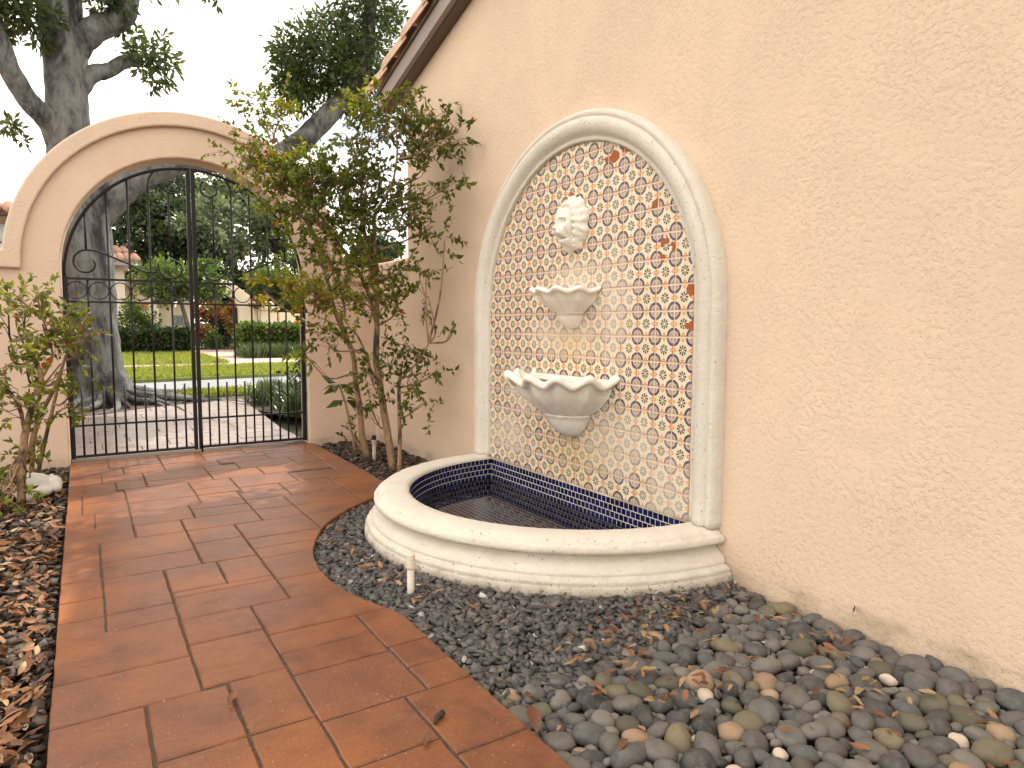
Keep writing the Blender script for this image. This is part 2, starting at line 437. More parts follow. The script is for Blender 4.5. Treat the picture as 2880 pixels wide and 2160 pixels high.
def mat_walk():
    t = NT('sheen_grey_walk'); p = t.pos(); oi = t.new('ObjectInfo')  # stamped concrete again, greyed and lightened: sky sheen painted into the colour
    c = t.mix(t.ramp(t.noise(4, 5, .65, p), [(.3, 0), (.7, 1)]), (0.24, 0.185, 0.165), (0.33, 0.28, 0.26)); c = t.mix(t.math('MULTIPLY', oi.outputs['Random'], .4), c, (0.30, 0.25, 0.24))
    t.color(c); t.rough(t.ramp(t.noise(8, 4, .6, p), [(.25, .22), (.75, .42)])); t.bump(t.noise(14, 5, .65, p), .4, .006); return t.m
M['walk'] = mat_walk()
M['joint'] = mat_simple('joint_grit', (0.030, 0.020, 0.015), 0.95, (140, .6, .004), (90, (0.10, 0.07, 0.05)))
M['soil'] = mat_simple('dark_soil', (0.035, 0.026, 0.02), 0.95, (60, .8, .02), (20, (0.07, 0.05, 0.035)))
def mat_stops(name, stops, rough=0.6, noise_=None, spec=0.4, src='both', bumpn=None):
    t = NT(name); p = t.pos(); oi = t.new('ObjectInfo'); a = t.new('Attribute', attribute_name='v')
    f = oi.outputs['Random'] if src == 'obj' else a.outputs['Fac']
    c = t.ramp(f, stops)
    if noise_:
        c = t.mix(t.ramp(t.noise(noise_[0], 4, .65, p), [(.4, 0), (.75, noise_[2])]), c, noise_[1])
    t.color(c); t.rough(rough); t.b.inputs['Specular IOR Level'].default_value = spec
    if bumpn: t.bump(t.noise(bumpn[0], 3, .6, p), bumpn[1], bumpn[2])
    return t.m
M['peb_grey'] = mat_stops('pebble_grey', [(0, (.042, .042, .043)), (.35, (.085, .082, .079)), (.6, (.132, .118, .103)), (.8, (.070, .078, .081)), (1, (.19, .172, .148))], .6, (45, (.24, .215, .18), .35), .15, 'obj', (90, .15, .002))
M['peb_olive'] = mat_stops('pebble_olive', [(0, (.085, .082, .06)), (.5, (.13, .12, .085)), (1, (.20, .165, .105))], .6, (50, (.09, .08, .06), .4), .15, 'obj', (90, .15, .002))
M['peb_tan'] = mat_stops('pebble_tan', [(0, (.30, .21, .13)), (.5, (.36, .26, .17)), (1, (.26, .17, .12))], .65, (30, (.17, .12, .08), .4), .15, 'obj', (90, .2, .002))
M['peb_white'] = mat_stops('pebble_white', [(0, (.50, .40, .31)), (1, (.60, .52, .44))], .75, (30, (.42, .33, .24), .4), .3, 'obj', (70, .3, .003))
M['slate'] = mat_stops('slate_chips', [(0, (.050, .049, .050)), (.4, (.090, .086, .084)), (.75, (.130, .122, .114)), (.90, (.165, .145, .12)), (.982, (.11, .10, .095)), (.986, (.42, .39, .36)), (1, (.55, .52, .48))], .6, (120, (.19, .175, .155), .3), .15, 'attr')
M['slate_brown'] = mat_stops('brown_chips', [(0, (.030, .022, .017)), (.35, (.062, .048, .038)), (.7, (.095, .078, .064)), (.93, (.13, .11, .092)), (1, (.24, .20, .16))], .7, (60, (.10, .060, .035), .5), .15, 'attr')
M['dead_leaf'] = mat_stops('dead_leaf', [(0, (.10, .040, .018)), (.3, (.185, .070, .026)), (.55, (.24, .10, .04)), (.75, (.28, .16, .075)), (.9, (.32, .225, .12)), (1, (.26, .18, .05))], .6, (30, (.12, .05, .02), .5), .4, 'attr')
def mat_leaf(name, stops, trans=0.35, rough=0.45):
    t = NT(name); a = t.new('Attribute', attribute_name='v'); c = t.ramp(a.outputs['Fac'], stops)
    t.color(c); t.rough(rough); t.b.inputs['Specular IOR Level'].default_value = 0.35
    tl = t.new('BsdfTranslucent'); hs = t.new('HueSaturation'); hs.inputs['Saturation'].default_value = 1.15; hs.inputs['Value'].default_value = 1.5; hs.inputs['Hue'].default_value = 0.485
    t.L(c, hs.inputs['Color']); t.L(hs.outputs[0], tl.inputs['Color'])
    ms = t.new('MixShader'); ms.inputs[0].default_value = trans
    t.L(t.b.outputs[0], ms.inputs[1]); t.L(tl.outputs[0], ms.inputs[2]); t.L(ms.outputs[0], t.out.inputs['Surface'])
    return t.m
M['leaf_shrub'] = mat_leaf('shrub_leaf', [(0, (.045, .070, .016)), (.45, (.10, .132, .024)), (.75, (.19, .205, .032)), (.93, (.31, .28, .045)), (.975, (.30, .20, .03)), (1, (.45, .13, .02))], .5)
M['leaf_lime'] = mat_leaf('lime_leaf', [(0, (.05, .09, .018)), (.6, (.10, .15, .03)), (1, (.19, .20, .04))], .42)
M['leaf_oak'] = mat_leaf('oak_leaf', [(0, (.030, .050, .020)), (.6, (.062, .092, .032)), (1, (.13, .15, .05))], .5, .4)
M['leaf_far'] = mat_leaf('hazy_far_leaf', [(0, (.042, .066, .034)), (.5, (.10, .135, .068)), (1, (.22, .25, .14))], .42, .35)  # lighter oak leaf for distant trees; hazy glow is put into the colour
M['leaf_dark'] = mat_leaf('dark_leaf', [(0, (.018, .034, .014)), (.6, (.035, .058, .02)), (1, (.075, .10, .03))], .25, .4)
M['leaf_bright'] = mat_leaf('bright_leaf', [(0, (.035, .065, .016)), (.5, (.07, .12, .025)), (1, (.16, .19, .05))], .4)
M['leaf_red'] = mat_leaf('croton_leaf', [(0, (.05, .09, .02)), (.35, (.14, .14, .03)), (.6, (.24, .10, .035)), (.8, (.19, .035, .028)), (1, (.34, .15, .05))], .35)
M['grass'] = mat_leaf('grass_blade', [(0, (.12, .17, .028)), (.5, (.20, .245, .048)), (1, (.30, .31, .085))], .4)
M['liriope'] = mat_leaf('liriope_blade', [(0, (.03, .06, .02)), (.6, (.06, .10, .035)), (1, (.16, .20, .09))], .3, .35)
def mat_bark(name, a, b, scale=6, lich=(0.20, 0.24, 0.19)):
    t = NT(name); p = t.pos(); mp_ = t.new('Mapping'); mp_.inputs['Scale'].default_value = (1, 1, 0.35); t.L(p, mp_.inputs['Vector'])
    n = t.noise(scale*2, 6, .68, mp_.outputs[0], .3); l = t.noise(scale*.6, 4, .65, p)
    c = t.mix(t.ramp(n, [(.32, 0), (.62, 1)]), a, b); c = t.mix(t.ramp(l, [(.5, 0), (.68, .75)]), c, lich)
    c = t.mix(t.ramp(t.noise(scale*.35, 4, .7, mp_.outputs[0], .5), [(.50, 0), (.60, .85)]), c, (0.014, 0.013, 0.015))
    t.color(c); t.rough(.9); t.bump(n, 1.0, .06*6/scale); return t.m
M['bark'] = mat_bark('oak_bark', (0.045, 0.044, 0.044), (0.19, 0.19, 0.185), 6, (0.20, 0.235, 0.22))
M['stem'] = mat_bark('shrub_stem', (0.22, 0.125, 0.065), (0.36, 0.23, 0.13), 30, (0.33, 0.24, 0.16))
M['bark_far'] = mat_bark('far_bark', (0.06, 0.05, 0.04), (0.13, 0.11, 0.09), 5)
M['iron'] = mat_simple('black_iron', (0.007, 0.007, 0.010), 0.5, (200, .15, .001), (25, (0.016, 0.012, 0.012)), .3)
M['berry'] = mat_simple('orange_berry', (0.62, 0.14, 0.02), 0.35)
M['pvc'] = mat_simple('pvc_pipe', (0.70, 0.64, 0.54), 0.45, None, (20, (0.55, 0.48, 0.38)))
M['black_plastic'] = mat_simple('black_plastic', (0.02, 0.02, 0.02), 0.5)
M['fascia'] = mat_simple('fascia_paint', (0.27, 0.215, 0.20), 0.45, (30, .1, .003), (5, (0.31, 0.25, 0.235)))
M['fascia_dark'] = mat_simple('fascia_trim', (0.12, 0.078, 0.055), 0.55, (30, .1, .003))
M['rooftile'] = mat_simple('roof_tile', (0.50, 0.30, 0.20), 0.8, (40, .3, .004), (7, (0.60, 0.42, 0.31)))
M['rooftile_far'] = mat_simple('roof_tile_far', (0.33, 0.18, 0.12), 0.8, (20, .3, .01), (3, (0.45, 0.28, 0.20)))
M['asphalt'] = mat_simple('asphalt', (0.20, 0.215, 0.235), 0.75, (60, .5, .01), (1.5, (0.24, 0.25, 0.27)), .4)
M['lawn'] = mat_simple('lawn_turf', (0.17, 0.215, 0.045), 0.9, (40, .9, .05), (3, (0.22, 0.26, 0.06)))
M['ground'] = mat_simple('far_ground', (0.06, 0.07, 0.03), 0.95, (3, .5, .1), (.4, (0.09, 0.085, 0.045)))
M['mulch'] = mat_simple('mulch', (0.055, 0.04, 0.03), .95, (40, .9, .03), (15, (0.11, 0.085, 0.065)))
M['paver_far'] = mat_simple('pink_pavers', (0.42, 0.29, 0.24), .85, (30, .4, .01), (4, (0.50, 0.37, 0.31)))
M['white_stone'] = mat_simple('white_stone', (0.72, 0.69, 0.63), .8, (60, .3, .003), (14, (0.58, 0.55, 0.49)))
M['plaque'] = mat_simple('plaque_grey', (0.16, 0.18, 0.17), .6, (40, .2, .004))
M['plaque_num'] = mat_simple('plaque_number', (0.33, 0.36, 0.34), .6)
M['glassblock'] = mat_simple('glass_block', (0.45, 0.50, 0.50), .12, (14, .6, .03), (9, (0.62, 0.66, 0.65)))
M['awning'] = mat_simple('orange_shade', (0.42, 0.17, 0.06), .7)

# ------------------------------------------------------------------ leaf builder
def leaf_arrays(P, Dv, size, width=0.45, fold=0.25, v=None, rng=RNG, curl=0.15):
    """P (n,3) leaf bases, Dv (n,3) directions, size (n,) -> verts, quads, attr"""
    n = len(P); Dv = Dv/np.linalg.norm(Dv, axis=1, keepdims=True)
    rnd = rng.normal(size=(n, 3)); rnd[:, 2] += 0.6
    S = np.cross(Dv, rnd); S /= (np.linalg.norm(S, axis=1, keepdims=True)+1e-9); N = np.cross(S, Dv)
    s = size[:, None]; w = s*width
    base = P; mid = P+Dv*s*0.45-N*s*fold*0.35; tip = P+Dv*s-N*s*curl
    l = P+Dv*s*0.42+S*w*0.5; r = P+Dv*s*0.42-S*w*0.5
    V = np.stack([base, l, tip, r, mid], 1).reshape(-1, 3)
    i = np.arange(n)[:, None]*5
    F = np.concatenate([i+np.array([[0, 4, 1, 1]]), ], 0)
    T = np.concatenate([i+np.array([[0, 4, 1]]), i+np.array([[4, 2, 1]]), i+np.array([[0, 3, 4]]), i+np.array([[3, 2, 4]])], 0)
    if v is None: v = rng.random(n)
    return V, T, np.repeat(v, 5)
def diamond_arrays(P, Dv, size, width=0.55, v=None, rng=RNG):
    n = len(P); Dv = Dv/np.linalg.norm(Dv, axis=1, keepdims=True)
    S = np.cross(Dv, rng.normal(size=(n, 3))); S /= (np.linalg.norm(S, axis=1, keepdims=True)+1e-9)
    s = size[:, None]
    V = np.stack([P, P+Dv*s*.5+S*s*width*.5, P+Dv*s, P+Dv*s*.5-S*s*width*.5], 1).reshape(-1, 3)
    i = np.arange(n)[:, None]*4
    if v is None: v = rng.random(n)
    return V, i+np.array([[0, 1, 2, 3]]), np.repeat(v, 4)
def unit(n, rng=RNG):
    a = rng.normal(size=(n, 3)); return a/np.linalg.norm(a, axis=1, keepdims=True)
def crown_points(blobs, rng=RNG):
    """blobs: (centre, radii, n). Leaves sit in small clumps through the volume, denser near the outside."""
    PP = []; VV = []; DD = []
    for c, r, n in blobs:
        c = np.array(c, float); r = np.array(r, float) if hasattr(r, '__len__') else np.array([r]*3, float)
        k = max(3, n//26); d = unit(k, rng); rad = rng.random(k)**0.42
        cc = c+d*rad[:, None]*r; tone = rng.random(k)
        idx = rng.integers(0, k, n); off = rng.normal(size=(n, 3))*(r.mean()*0.16)
        p = cc[idx]+off; PP.append(p); VV.append(np.clip(tone[idx]*0.6+rng.random(n)*0.4, 0, 1))
        dd = off/(np.linalg.norm(off, axis=1, keepdims=True)+1e-6)*0.8+unit(n, rng)*0.8+d[idx]*0.4; dd[:, 2] -= 0.25; DD.append(dd)
    return np.concatenate(PP), np.concatenate(DD), np.concatenate(VV)
def foliage(name, blobs, size, mat, parent, width=0.5, rng=RNG, jitter=0.35, kind='stuff', detailed=False):
    P, Dv, v = crown_points(blobs, rng); s = size*(1-jitter+2*jitter*rng.random(len(P)))
    V, F, a = (leaf_arrays if detailed else diamond_arrays)(P, Dv, s, width, v=v, rng=rng)
    o = mk(name, V, F, mat, parent, False, a)
    if kind: o['kind'] = kind
    return o

# ================================================================== THE SETTING
def sheet(name, poly, z, mat, thick=0.0):
    if thick:
        o = extrude_poly(name, poly, z-thick, z, 'z', mat)
    else:
        n = len(poly); o = mk(name, [(a, b, z) for a, b in poly], [tuple(range(n))] if area(poly) > 0 else [tuple(range(n-1, -1, -1))], mat)
        bm = bmesh.new(); bm.from_mesh(o.data); bmesh.ops.triangulate(bm, faces=bm.faces); bm.to_mesh(o.data); bm.free()
    return tag(o, kind='structure')
sheet('ground', [(-300, -200), (300, -200), (300, 500), (-300, 500)], -0.14, M['ground'])
# --- courtyard path: outline measured on the ground
ring = []
for k in range(25):        # the gravel ring that bites into the path round the basin
    pass
PATH = [(-2.225, -0.6), (-1.235, -0.6), (-1.235, 2.06), (-1.25, 2.13), (-1.285, 2.21), (-1.325, 2.33), (-1.345, 2.48), (-1.347, 2.63), (-1.33, 2.77), (-1.30, 2.90),
        (-1.25, 3.03), (-1.18, 3.18), (-1.09, 3.31), (-0.98, 3.43), (-0.87, 3.53), (-0.76, 3.61), (-0.62, 3.70), (-0.555, 3.86), (-0.53, 4.6), (-0.525, 5.62), (-2.225, 5.62)]
path = sheet('path', [(a, b) for a, b in inset(PATH, 0.004)], -0.0048, M['joint'], 0.10)
SL = [(-2.225, -2.017, 1.30, 1.90), (-2.017, -1.82, 1.627, 1.90), (-1.82, -1.66, 1.627, 1.91), (-2.225, -1.882, 1.90, 2.131), (-1.882, -1.66, 1.91, 2.20),
      (-2.225, -1.882, 2.131, 2.435), (-1.882, -1.66, 2.20, 2.406), (-2.225, -2.088, 2.435, 2.58), (-2.088, -1.88, 2.435, 2.58), (-1.88, -1.524, 2.406, 2.622),
      (-2.225, -2.088, 2.58, 2.77), (-2.225, -2.088, 2.77, 2.978), (-2.088, -1.88, 2.58, 2.95), (-1.88, -1.524, 2.622, 2.676), (-1.88, -1.687, 2.676, 2.95), (-1.687, -1.524, 2.676, 2.95),
      (-2.225, -2.088, 2.978, 3.251), (-2.225, -2.088, 3.251, 3.47), (-2.088, -1.737, 2.95, 3.162), (-2.088, -1.737, 3.162, 3.47), (-1.737, -1.524, 2.95, 3.248), (-1.737, -1.524, 3.248, 3.47),
      (-1.66, -1.374, 2.0, 2.148), (-1.66, -1.374, 1.855, 2.0), (-1.66, -1.37, 1.594, 1.855), (-1.66, -1.437, 1.38, 1.594), (-1.437, -1.0, 1.306, 1.594), (-1.37, -1.0, 1.594, 1.728),
      (-1.37, -1.0, 1.728, 1.876), (-1.374, -1.0, 1.876, 2.148), (-1.66, -1.0, 2.148, 2.406), (-1.524, -1.0, 2.406, 2.615), (-1.524, -1.0, 2.615, 2.895), (-1.524, -1.0, 2.895, 3.038),
      (-1.524, -1.0, 3.038, 3.195), (-1.524, -1.18, 3.195, 3.47), (-1.18, -0.8, 3.195, 3.47),
      (-2.225, -1.945, 3.47, 3.725), (-1.945, -1.737, 3.47, 3.69), (-1.737, -1.387, 3.47, 3.69), (-1.387, -1.18, 3.47, 3.69), (-1.18, -0.82, 3.47, 3.68), (-0.82, -0.4, 3.47, 3.74),
      (-1.945, -1.668, 3.69, 3.96), (-1.668, -1.387, 3.69, 3.86), (-1.668, -1.387, 3.86, 4.0), (-1.387, -1.18, 3.69, 3.93), (-1.18, -0.82, 3.68, 3.93), (-0.82, -0.4, 3.74, 3.98),
      (-2.225, -2.10, 3.725, 4.02), (-2.10, -1.945, 3.725, 4.02), (-2.225, -2.155, 4.02, 4.51), (-2.155, -1.945, 4.02, 4.285), (-2.155, -1.945, 4.285, 4.51),
      (-1.945, -1.60, 3.96, 4.18), (-1.945, -1.60, 4.18, 4.565), (-1.60, -1.387, 4.0, 4.18), (-1.60, -1.36, 4.18, 4.34), (-1.60, -1.36, 4.34, 4.565),
      (-1.387, -1.128, 3.93, 4.10), (-1.36, -1.128, 4.10, 4.26), (-1.36, -1.0, 4.26, 4.565), (-1.128, -0.82, 3.93, 4.26), (-0.82, -0.4, 3.98, 4.20), (-0.82, -0.4, 4.20, 4.43), (-1.0, -0.69, 4.26, 4.52),
      (-2.225, -1.98, 4.51, 4.78), (-1.98, -1.82, 4.565, 4.78), (-1.82, -1.45, 4.565, 4.72), (-1.45, -1.14, 4.565, 4.83), (-1.14, -0.69, 4.565, 4.76), (-0.69, -0.4, 4.43, 4.83),
      (-1.82, -1.45, 4.72, 4.98), (-2.225, -2.05, 4.78, 5.02), (-2.05, -1.82, 4.78, 5.02), (-1.45, -1.24, 4.83, 5.02), (-1.24, -0.86, 4.83, 5.08), (-1.14, -0.69, 4.76, 4.83), (-0.86, -0.66, 4.83, 5.08), (-0.66, -0.4, 4.83, 5.2),
      (-2.225, -1.92, 5.02, 5.25), (-1.92, -1.68, 5.02, 5.18), (-1.82, -1.45, 4.98, 5.02), (-1.68, -1.33, 5.02, 5.25), (-1.33, -0.98, 5.08, 5.24), (-0.98, -0.66, 5.08, 5.30), (-0.66, -0.4, 5.2, 5.5), (-1.92, -1.68, 5.18, 5.30),
      (-2.225, -2.0, 5.25, 5.62), (-2.0, -1.68, 5.30, 5.62), (-1.68, -1.40, 5.25, 5.45), (-1.68, -1.40, 5.45, 5.62), (-1.40, -0.98, 5.25, 5.42), (-1.40, -1.1, 5.42, 5.62), (-1.1, -0.66, 5.42, 5.62), (-0.98, -0.66, 5.30, 5.42), (-0.66, -0.4, 5.5, 5.62),
      (-2.225, -2.017, 0.9, 1.30), (-2.017, -1.82, 1.3, 1.627), (-1.82, -1.66, 1.38, 1.627), (-1.66, -1.437, 1.1, 1.38), (-1.437, -1.0, 1.0, 1.306), (-2.017, -1.66, 0.9, 1.3), (-1.82, -1.66, 1.3, 1.38), (-1.66, -1.437, 0.8, 1.1), (-2.225, -1.66, 0.5, 0.9), (-1.66, -1.0, 0.4, 0.8), (-1.437, -1.0, 0.8, 1.0), (-2.225, -1.66, 0.0, 0.5), (-1.66, -1.0, 0.0, 0.4)]
def slab(P, parent, z=0.0, j=0.0032, seed=0, mat='slab'):
    A = P if area(P) > 0 else P[::-1]
    # subdivide edges so that they can be uneven
    rr = random.Random(seed); Q = []
    for i in range(len(A)):
        a, b = A[i], A[(i+1) % len(A)]; L = math.hypot(b[0]-a[0], b[1]-a[1]); m = max(1, int(L/0.045))
        for k in range(m):
            t = k/m; jj = 0.0016 if 0 < k else 0.0
            Q.append((a[0]+(b[0]-a[0])*t+rr.uniform(-jj, jj), a[1]+(b[1]-a[1])*t+rr.uniform(-jj, jj)))
    A = inset(Q, j); B = inset(Q, j+0.004)
    n = len(A); dz = rr.uniform(-0.0012, 0.0012)
    v = [(x, y, z-0.05) for x, y in A]+[(x, y, z-0.0035) for x, y in A]+[(x, y, z+dz) for x, y in B]
    f = [(i, (i+1) % n, n+(i+1) % n, n+i) for i in range(n)]+[(n+i, n+(i+1) % n, 2*n+(i+1) % n, 2*n+i) for i in range(n)]+[tuple(2*n+i for i in range(n))]
    return mk('paving_slab', v, f, M[mat], parent)
for i, r_ in enumerate(SL):
    P = clip(PATH, *r_)
    if P and abs(area(P)) > 0.0015: slab(P, path, seed=i)
# --- planting beds (dark soil under the stones)
BED_R = [(-1.235, -0.6), (0.0, -0.6), (0.0, 1.80), (-0.9, 2.0), (-1.0, 2.75), (-0.8, 3.45), (-0.1, 3.68), (0.0, 3.72), (0.02, 4.83), (0.02, 5.62), (-0.525, 5.62), (-0.53, 4.6), (-0.555, 3.86), (-0.62, 3.70)]+[p for p in PATH[15:1:-1]]
sheet('fountain_bed', BED_R, -0.055, M['soil'])
sheet('side_bed', [(-4.6, -0.6), (-2.225, -0.6), (-2.225, 5.62), (-4.6, 5.62)], -0.055, M['soil'])
# --- outside: paved walk, verge, road, far verge, far pavement, far lawn
OUT = [(-2.9, 5.80), (-0.54, 5.80), (-0.54, 6.6), (-0.42, 8.4), (-0.34, 9.46), (-0.68, 9.38), (-1.45, 9.02), (-1.95, 8.55), (-3.4, 8.3), (-3.4, 6.2)]
walk = sheet('entrance_walk', inset(OUT, 0.004), -0.0048, M['joint'], 0.08)
yy = 5.62; k_ = 0
sheet('gate_threshold', [(-2.215, 5.626), (-0.565, 5.626), (-0.565, 5.795), (-2.215, 5.795)], -0.003, M['joint'], 0.08)
yy = 5.80; rr_ = random.Random(3)
while yy < 9.4:
    h = rr_.choice((0.17, 0.24, 0.30)); xx = -3.4+rr_.uniform(-.3, 0)
    while xx < -0.3:
        w = rr_.choice((0.28, 0.36, 0.48, 0.55)); P = clip(OUT, xx, xx+w, yy, yy+h)
        if P and abs(area(P)) > 0.006: slab(P, walk, seed=900+k_, mat='walk'); k_ += 1
        xx += w
    yy += h
def road_edge(x, a, b): return a+b*x
def strip(x0, x1, f0, f1, n=16):
    xs = [x0+(x1-x0)*i/n for i in range(n+1)]
    return [(x, f0(x)) for x in xs]+[(x, f1(x)) for x in reversed(xs)]
rn = lambda x: 10.75+0.2*x; rf = lambda x: 14.0+0.19*x; vf = lambda x: 17.33+0.14*x; sf = lambda x: 18.9+0.02*x; lf = lambda x: 26.2+0.02*x
sheet('near_verge', strip(-14, 16, lambda x: 5.83 if x > 0.1 or x < -3.5 else 8.6, rn, 40), -0.02, M['mulch'])
sheet('verge_grass_bank', strip(-14, 16, lambda x: rn(x)-0.55, rn, 16), -0.006, M['lawn'], 0.1)
sheet('road', strip(-60, 60, lambda x: rn(x)-0.02, lambda x: rf(x)+0.02), -0.06, M['asphalt'])
sheet('far_verge', strip(-60, 60, rf, vf), -0.005, M['lawn'], 0.12)
sheet('far_pavement', strip(-60, 60, vf, sf), -0.012, M['paver_far'], 0.1)
DRV = [(1.35, 29.5), (1.32, 26), (1.25, 22), (1.15, 18.95), (3.15, 18.95), (3.02, 20.5), (2.95, 24), (3.15, 29.5)]
sheet('far_drive', DRV, -0.009, M['paver_far'], 0.1)
sheet('far_lawn', [(-60, sf(-60)), (1.14, sf(1.14)), (1.24, 22), (1.31, 26), (1.33, 28.5), (-60, 28.5)], -0.002, M['lawn'], 0.1)
sheet('far_lawn', [(3.17, sf(3.17)), (60, sf(60)), (60, 28.5), (3.16, 28.5), (2.97, 24), (3.04, 20.5)], -0.002, M['lawn'], 0.1)
sheet('house_plot', [(-60, 28.6), (60, 28.6), (60, 80), (-60, 80)], -0.02, M['mulch'])
# grass blades on the lawns that face the camera
def blades(n, fx, fy0, fy1, z, h, name, x0, x1, seed):
    r = np.random.default_rng(seed); x = r.uniform(x0, x1, n); y = fy0(x)+(fy1(x)-fy0(x))*r.random(n)
    P = np.stack([x, y, np.full(n, z)], 1); Dv = r.normal(size=(n, 3))*0.45; Dv[:, 2] = 1
    V, F, a = diamond_arrays(P, Dv, h*(0.5+r.random(n)), 0.28, rng=r)
    o = mk(name, V, F, M['grass'], None, False, a)
    return o
tag(blades(34000, None, rf, vf, -0.005, 0.075, 'verge_grass', -4, 6, 1), 'bright sunlit turf on the strip between road and far pavement', 'grass', kind='stuff')
tag(blades(26000, None, sf, lambda x: np.full_like(x, 26.5), 0, 0.085, 'lawn_grass', -5, 1.15, 2), 'sunlit lawn in front of the dark clipped hedge across the road', 'grass', kind='stuff')
tag(blades(9000, None, sf, lambda x: np.full_like(x, 22.0), 0, 0.085, 'lawn_edge_grass', 3.2, 7, 4), 'narrow lawn edge in front of the sunlit hedge across the road', 'grass', kind='stuff')
tag(blades(9000, None, lambda x: rn(x)-0.6, rn, -0.006, 0.085, 'kerb_grass', -3, 4, 3), 'thin grass strip on the near edge of the road beyond the gate', 'grass', kind='stuff')

# ================================================================== HOUSE WITH THE FOUNTAIN WALL
house = empty('house', (0, 2, 0), 'peach stucco house wall with brown raking eave carrying the tiled fountain', 'house')
zr = lambda y: 2.979-0.2806*(y-3.828)
YR = 0.3
gable = [(4.83, -0.1), (4.83, zr(4.83)), (YR, zr(YR)), (-4.2, zr(4.83)), (-4.2, -0.1)]
extrude_poly('wall', gable, 0.0, 0.22, 'x', M['stucco'], house)
mb = MB(); mb.box(0.22, 8, 4.63, 4.83, -0.1, zr(4.83)); mb.build('side_wall', M['stucco'], house)
mb = MB(); mb.box(0.22, 8, -4.2, -4.0, -0.1, zr(4.83)); mb.build('rear_wall', M['stucco'], house)
def rake(x0, x1, zo0, zo1, ya, yb):      # a board following the roof slope
    s = -0.2806
    mb = MB(); v = []
    for y in (ya, yb):
        for x, z in ((x0, zo0), (x1, zo0), (x1, zo1), (x0, zo1)):
            v.append((x, y, zr(y)+z))
    mb.add(v, [(0, 1, 2, 3), (7, 6, 5, 4), (0, 4, 5, 1), (1, 5, 6, 2), (2, 6, 7, 3), (3, 7, 4, 0)]); return mb
rake(-0.075, -0.002, 0.0, 0.022, YR, 5.12).build('soffit_trim', M['fascia_dark'], house)
rake(-0.115, -0.077, 0.012, 0.135, YR, 5.14).build('barge_board', M['fascia'], house)
rake(-0.130, -0.118, 0.120, 0.150, YR, 5.15).build('drip_edge', M['fascia_dark'], house)
rake(-0.10, 8, 0.137, 0.165, YR, 5.2).build('roof', M['rooftile'], house)
mb = MB(); s_ = 0.2806
v = []
for y in (YR-0.002, -4.5):
    for x, z in ((-0.10, .137), (8, .137), (8, .165), (-0.10, .165)): v.append((x, y, zr(YR)-0.2806*(YR-y)+z))
mb.add(v, [(3, 2, 1, 0), (4, 5, 6, 7), (1, 5, 4, 0), (2, 6, 5, 1), (3, 7, 6, 2), (0, 4, 7, 3)]); mb.build('rear_roof', M['rooftile'], house)
def barrel(y0, y1, x, r, lift):
    n = 10; mb = MB(); v = []; f = []
    for j, (y, rr, zl) in enumerate(((y0, r, lift), (y1, r*0.86, 0.0))):
        for sh, in ((1.0,), (0.84,)):
            for i in range(n+1):
                a = PI*(-0.12+1.24*i/n)
                v.append((x+rr*sh*math.cos(a), y, zr(y)+0.165+zl+rr*sh*math.sin(a)))
    m = n+1
    for i in range(n):
        f.append((i, i+1, 2*m+i+1, 2*m+i)); f.append((m+i+1, m+i, 3*m+i, 3*m+i+1)); f.append((i+1, i, m+i, m+i+1)); f.append((2*m+i, 2*m+i+1, 3*m+i+1, 3*m+i))
    for e in (0, n): f.append((e, 2*m+e, 3*m+e, m+e))
    mb.add(v, f); return mb
y = 5.22; k = 0
while y > YR+0.2:
    barrel(y, y-0.40, -0.095, 0.085, 0.028).build('roof_tile', M['rooftile'], house, True)
    if y > 3.2:
        for c in range(1, 6):
            barrel(y, y-0.40, -0.095+0.26*c, 0.085, 0.028).build('roof_tile', M['rooftile'], house, True)
    y -= 0.345

# ================================================================== GATE WALL
gw = empty('gate_wall', (-1.39, 5.7, 0), 'peach stucco garden wall with round arch over the black iron gate', 'wall')
GX, GZ = -1.39, 1.36
def arc(r, a0, a1, n=40): return [(GX+r*math.cos(a0+(a1-a0)*i/n), GZ+r*math.sin(a0+(a1-a0)*i/n)) for i in range(n+1)]
a_o = math.asin(0.098/1.148)
outline = [(-5.2, -0.1), (-2.222, -0.1), (-2.222, GZ)]+arc(0.832, PI, 0)[1:-1]+[(-0.558, GZ), (-0.558, -0.1), (0.2, -0.1), (0.2, 1.455)]+arc(1.148, a_o, PI-a_o)+[(-5.2, 1.455)]
extrude_poly('wall', outline, 5.60, 5.83, 'y', M['stucco_gate'], gw, 0.012)
b_o = math.asin(0.10/1.15)
trim = [(-5.2, 1.34), (GX-1.05, 1.34)]+arc(1.05, PI, 0)+[(GX+1.05, 1.34), (0.0, 1.34), (0.0, 1.462)]+arc(1.152, b_o, PI-b_o)+[(-5.2, 1.462)]
extrude_poly('arch_trim', trim, 5.562, 5.597, 'y', M['stucco_gate'], gw, 0.012)
sw = empty('garden_wall', (0.1, 5.2, 0), 'low peach garden wall joining the house corner to the gate wall behind the shrub', 'wall')
mb = MB(); mb.box(0.012, 0.21, 4.834, 5.598, -0.1, 1.34); bevel(mb.build('wall', M['stucco_gate'], sw), .01)
mb = MB(); mb.box(0.004, 0.24, 4.834, 5.54, 1.342, 1.50); bevel(mb.build('coping', M['stucco_gate'], sw), .03, 4)

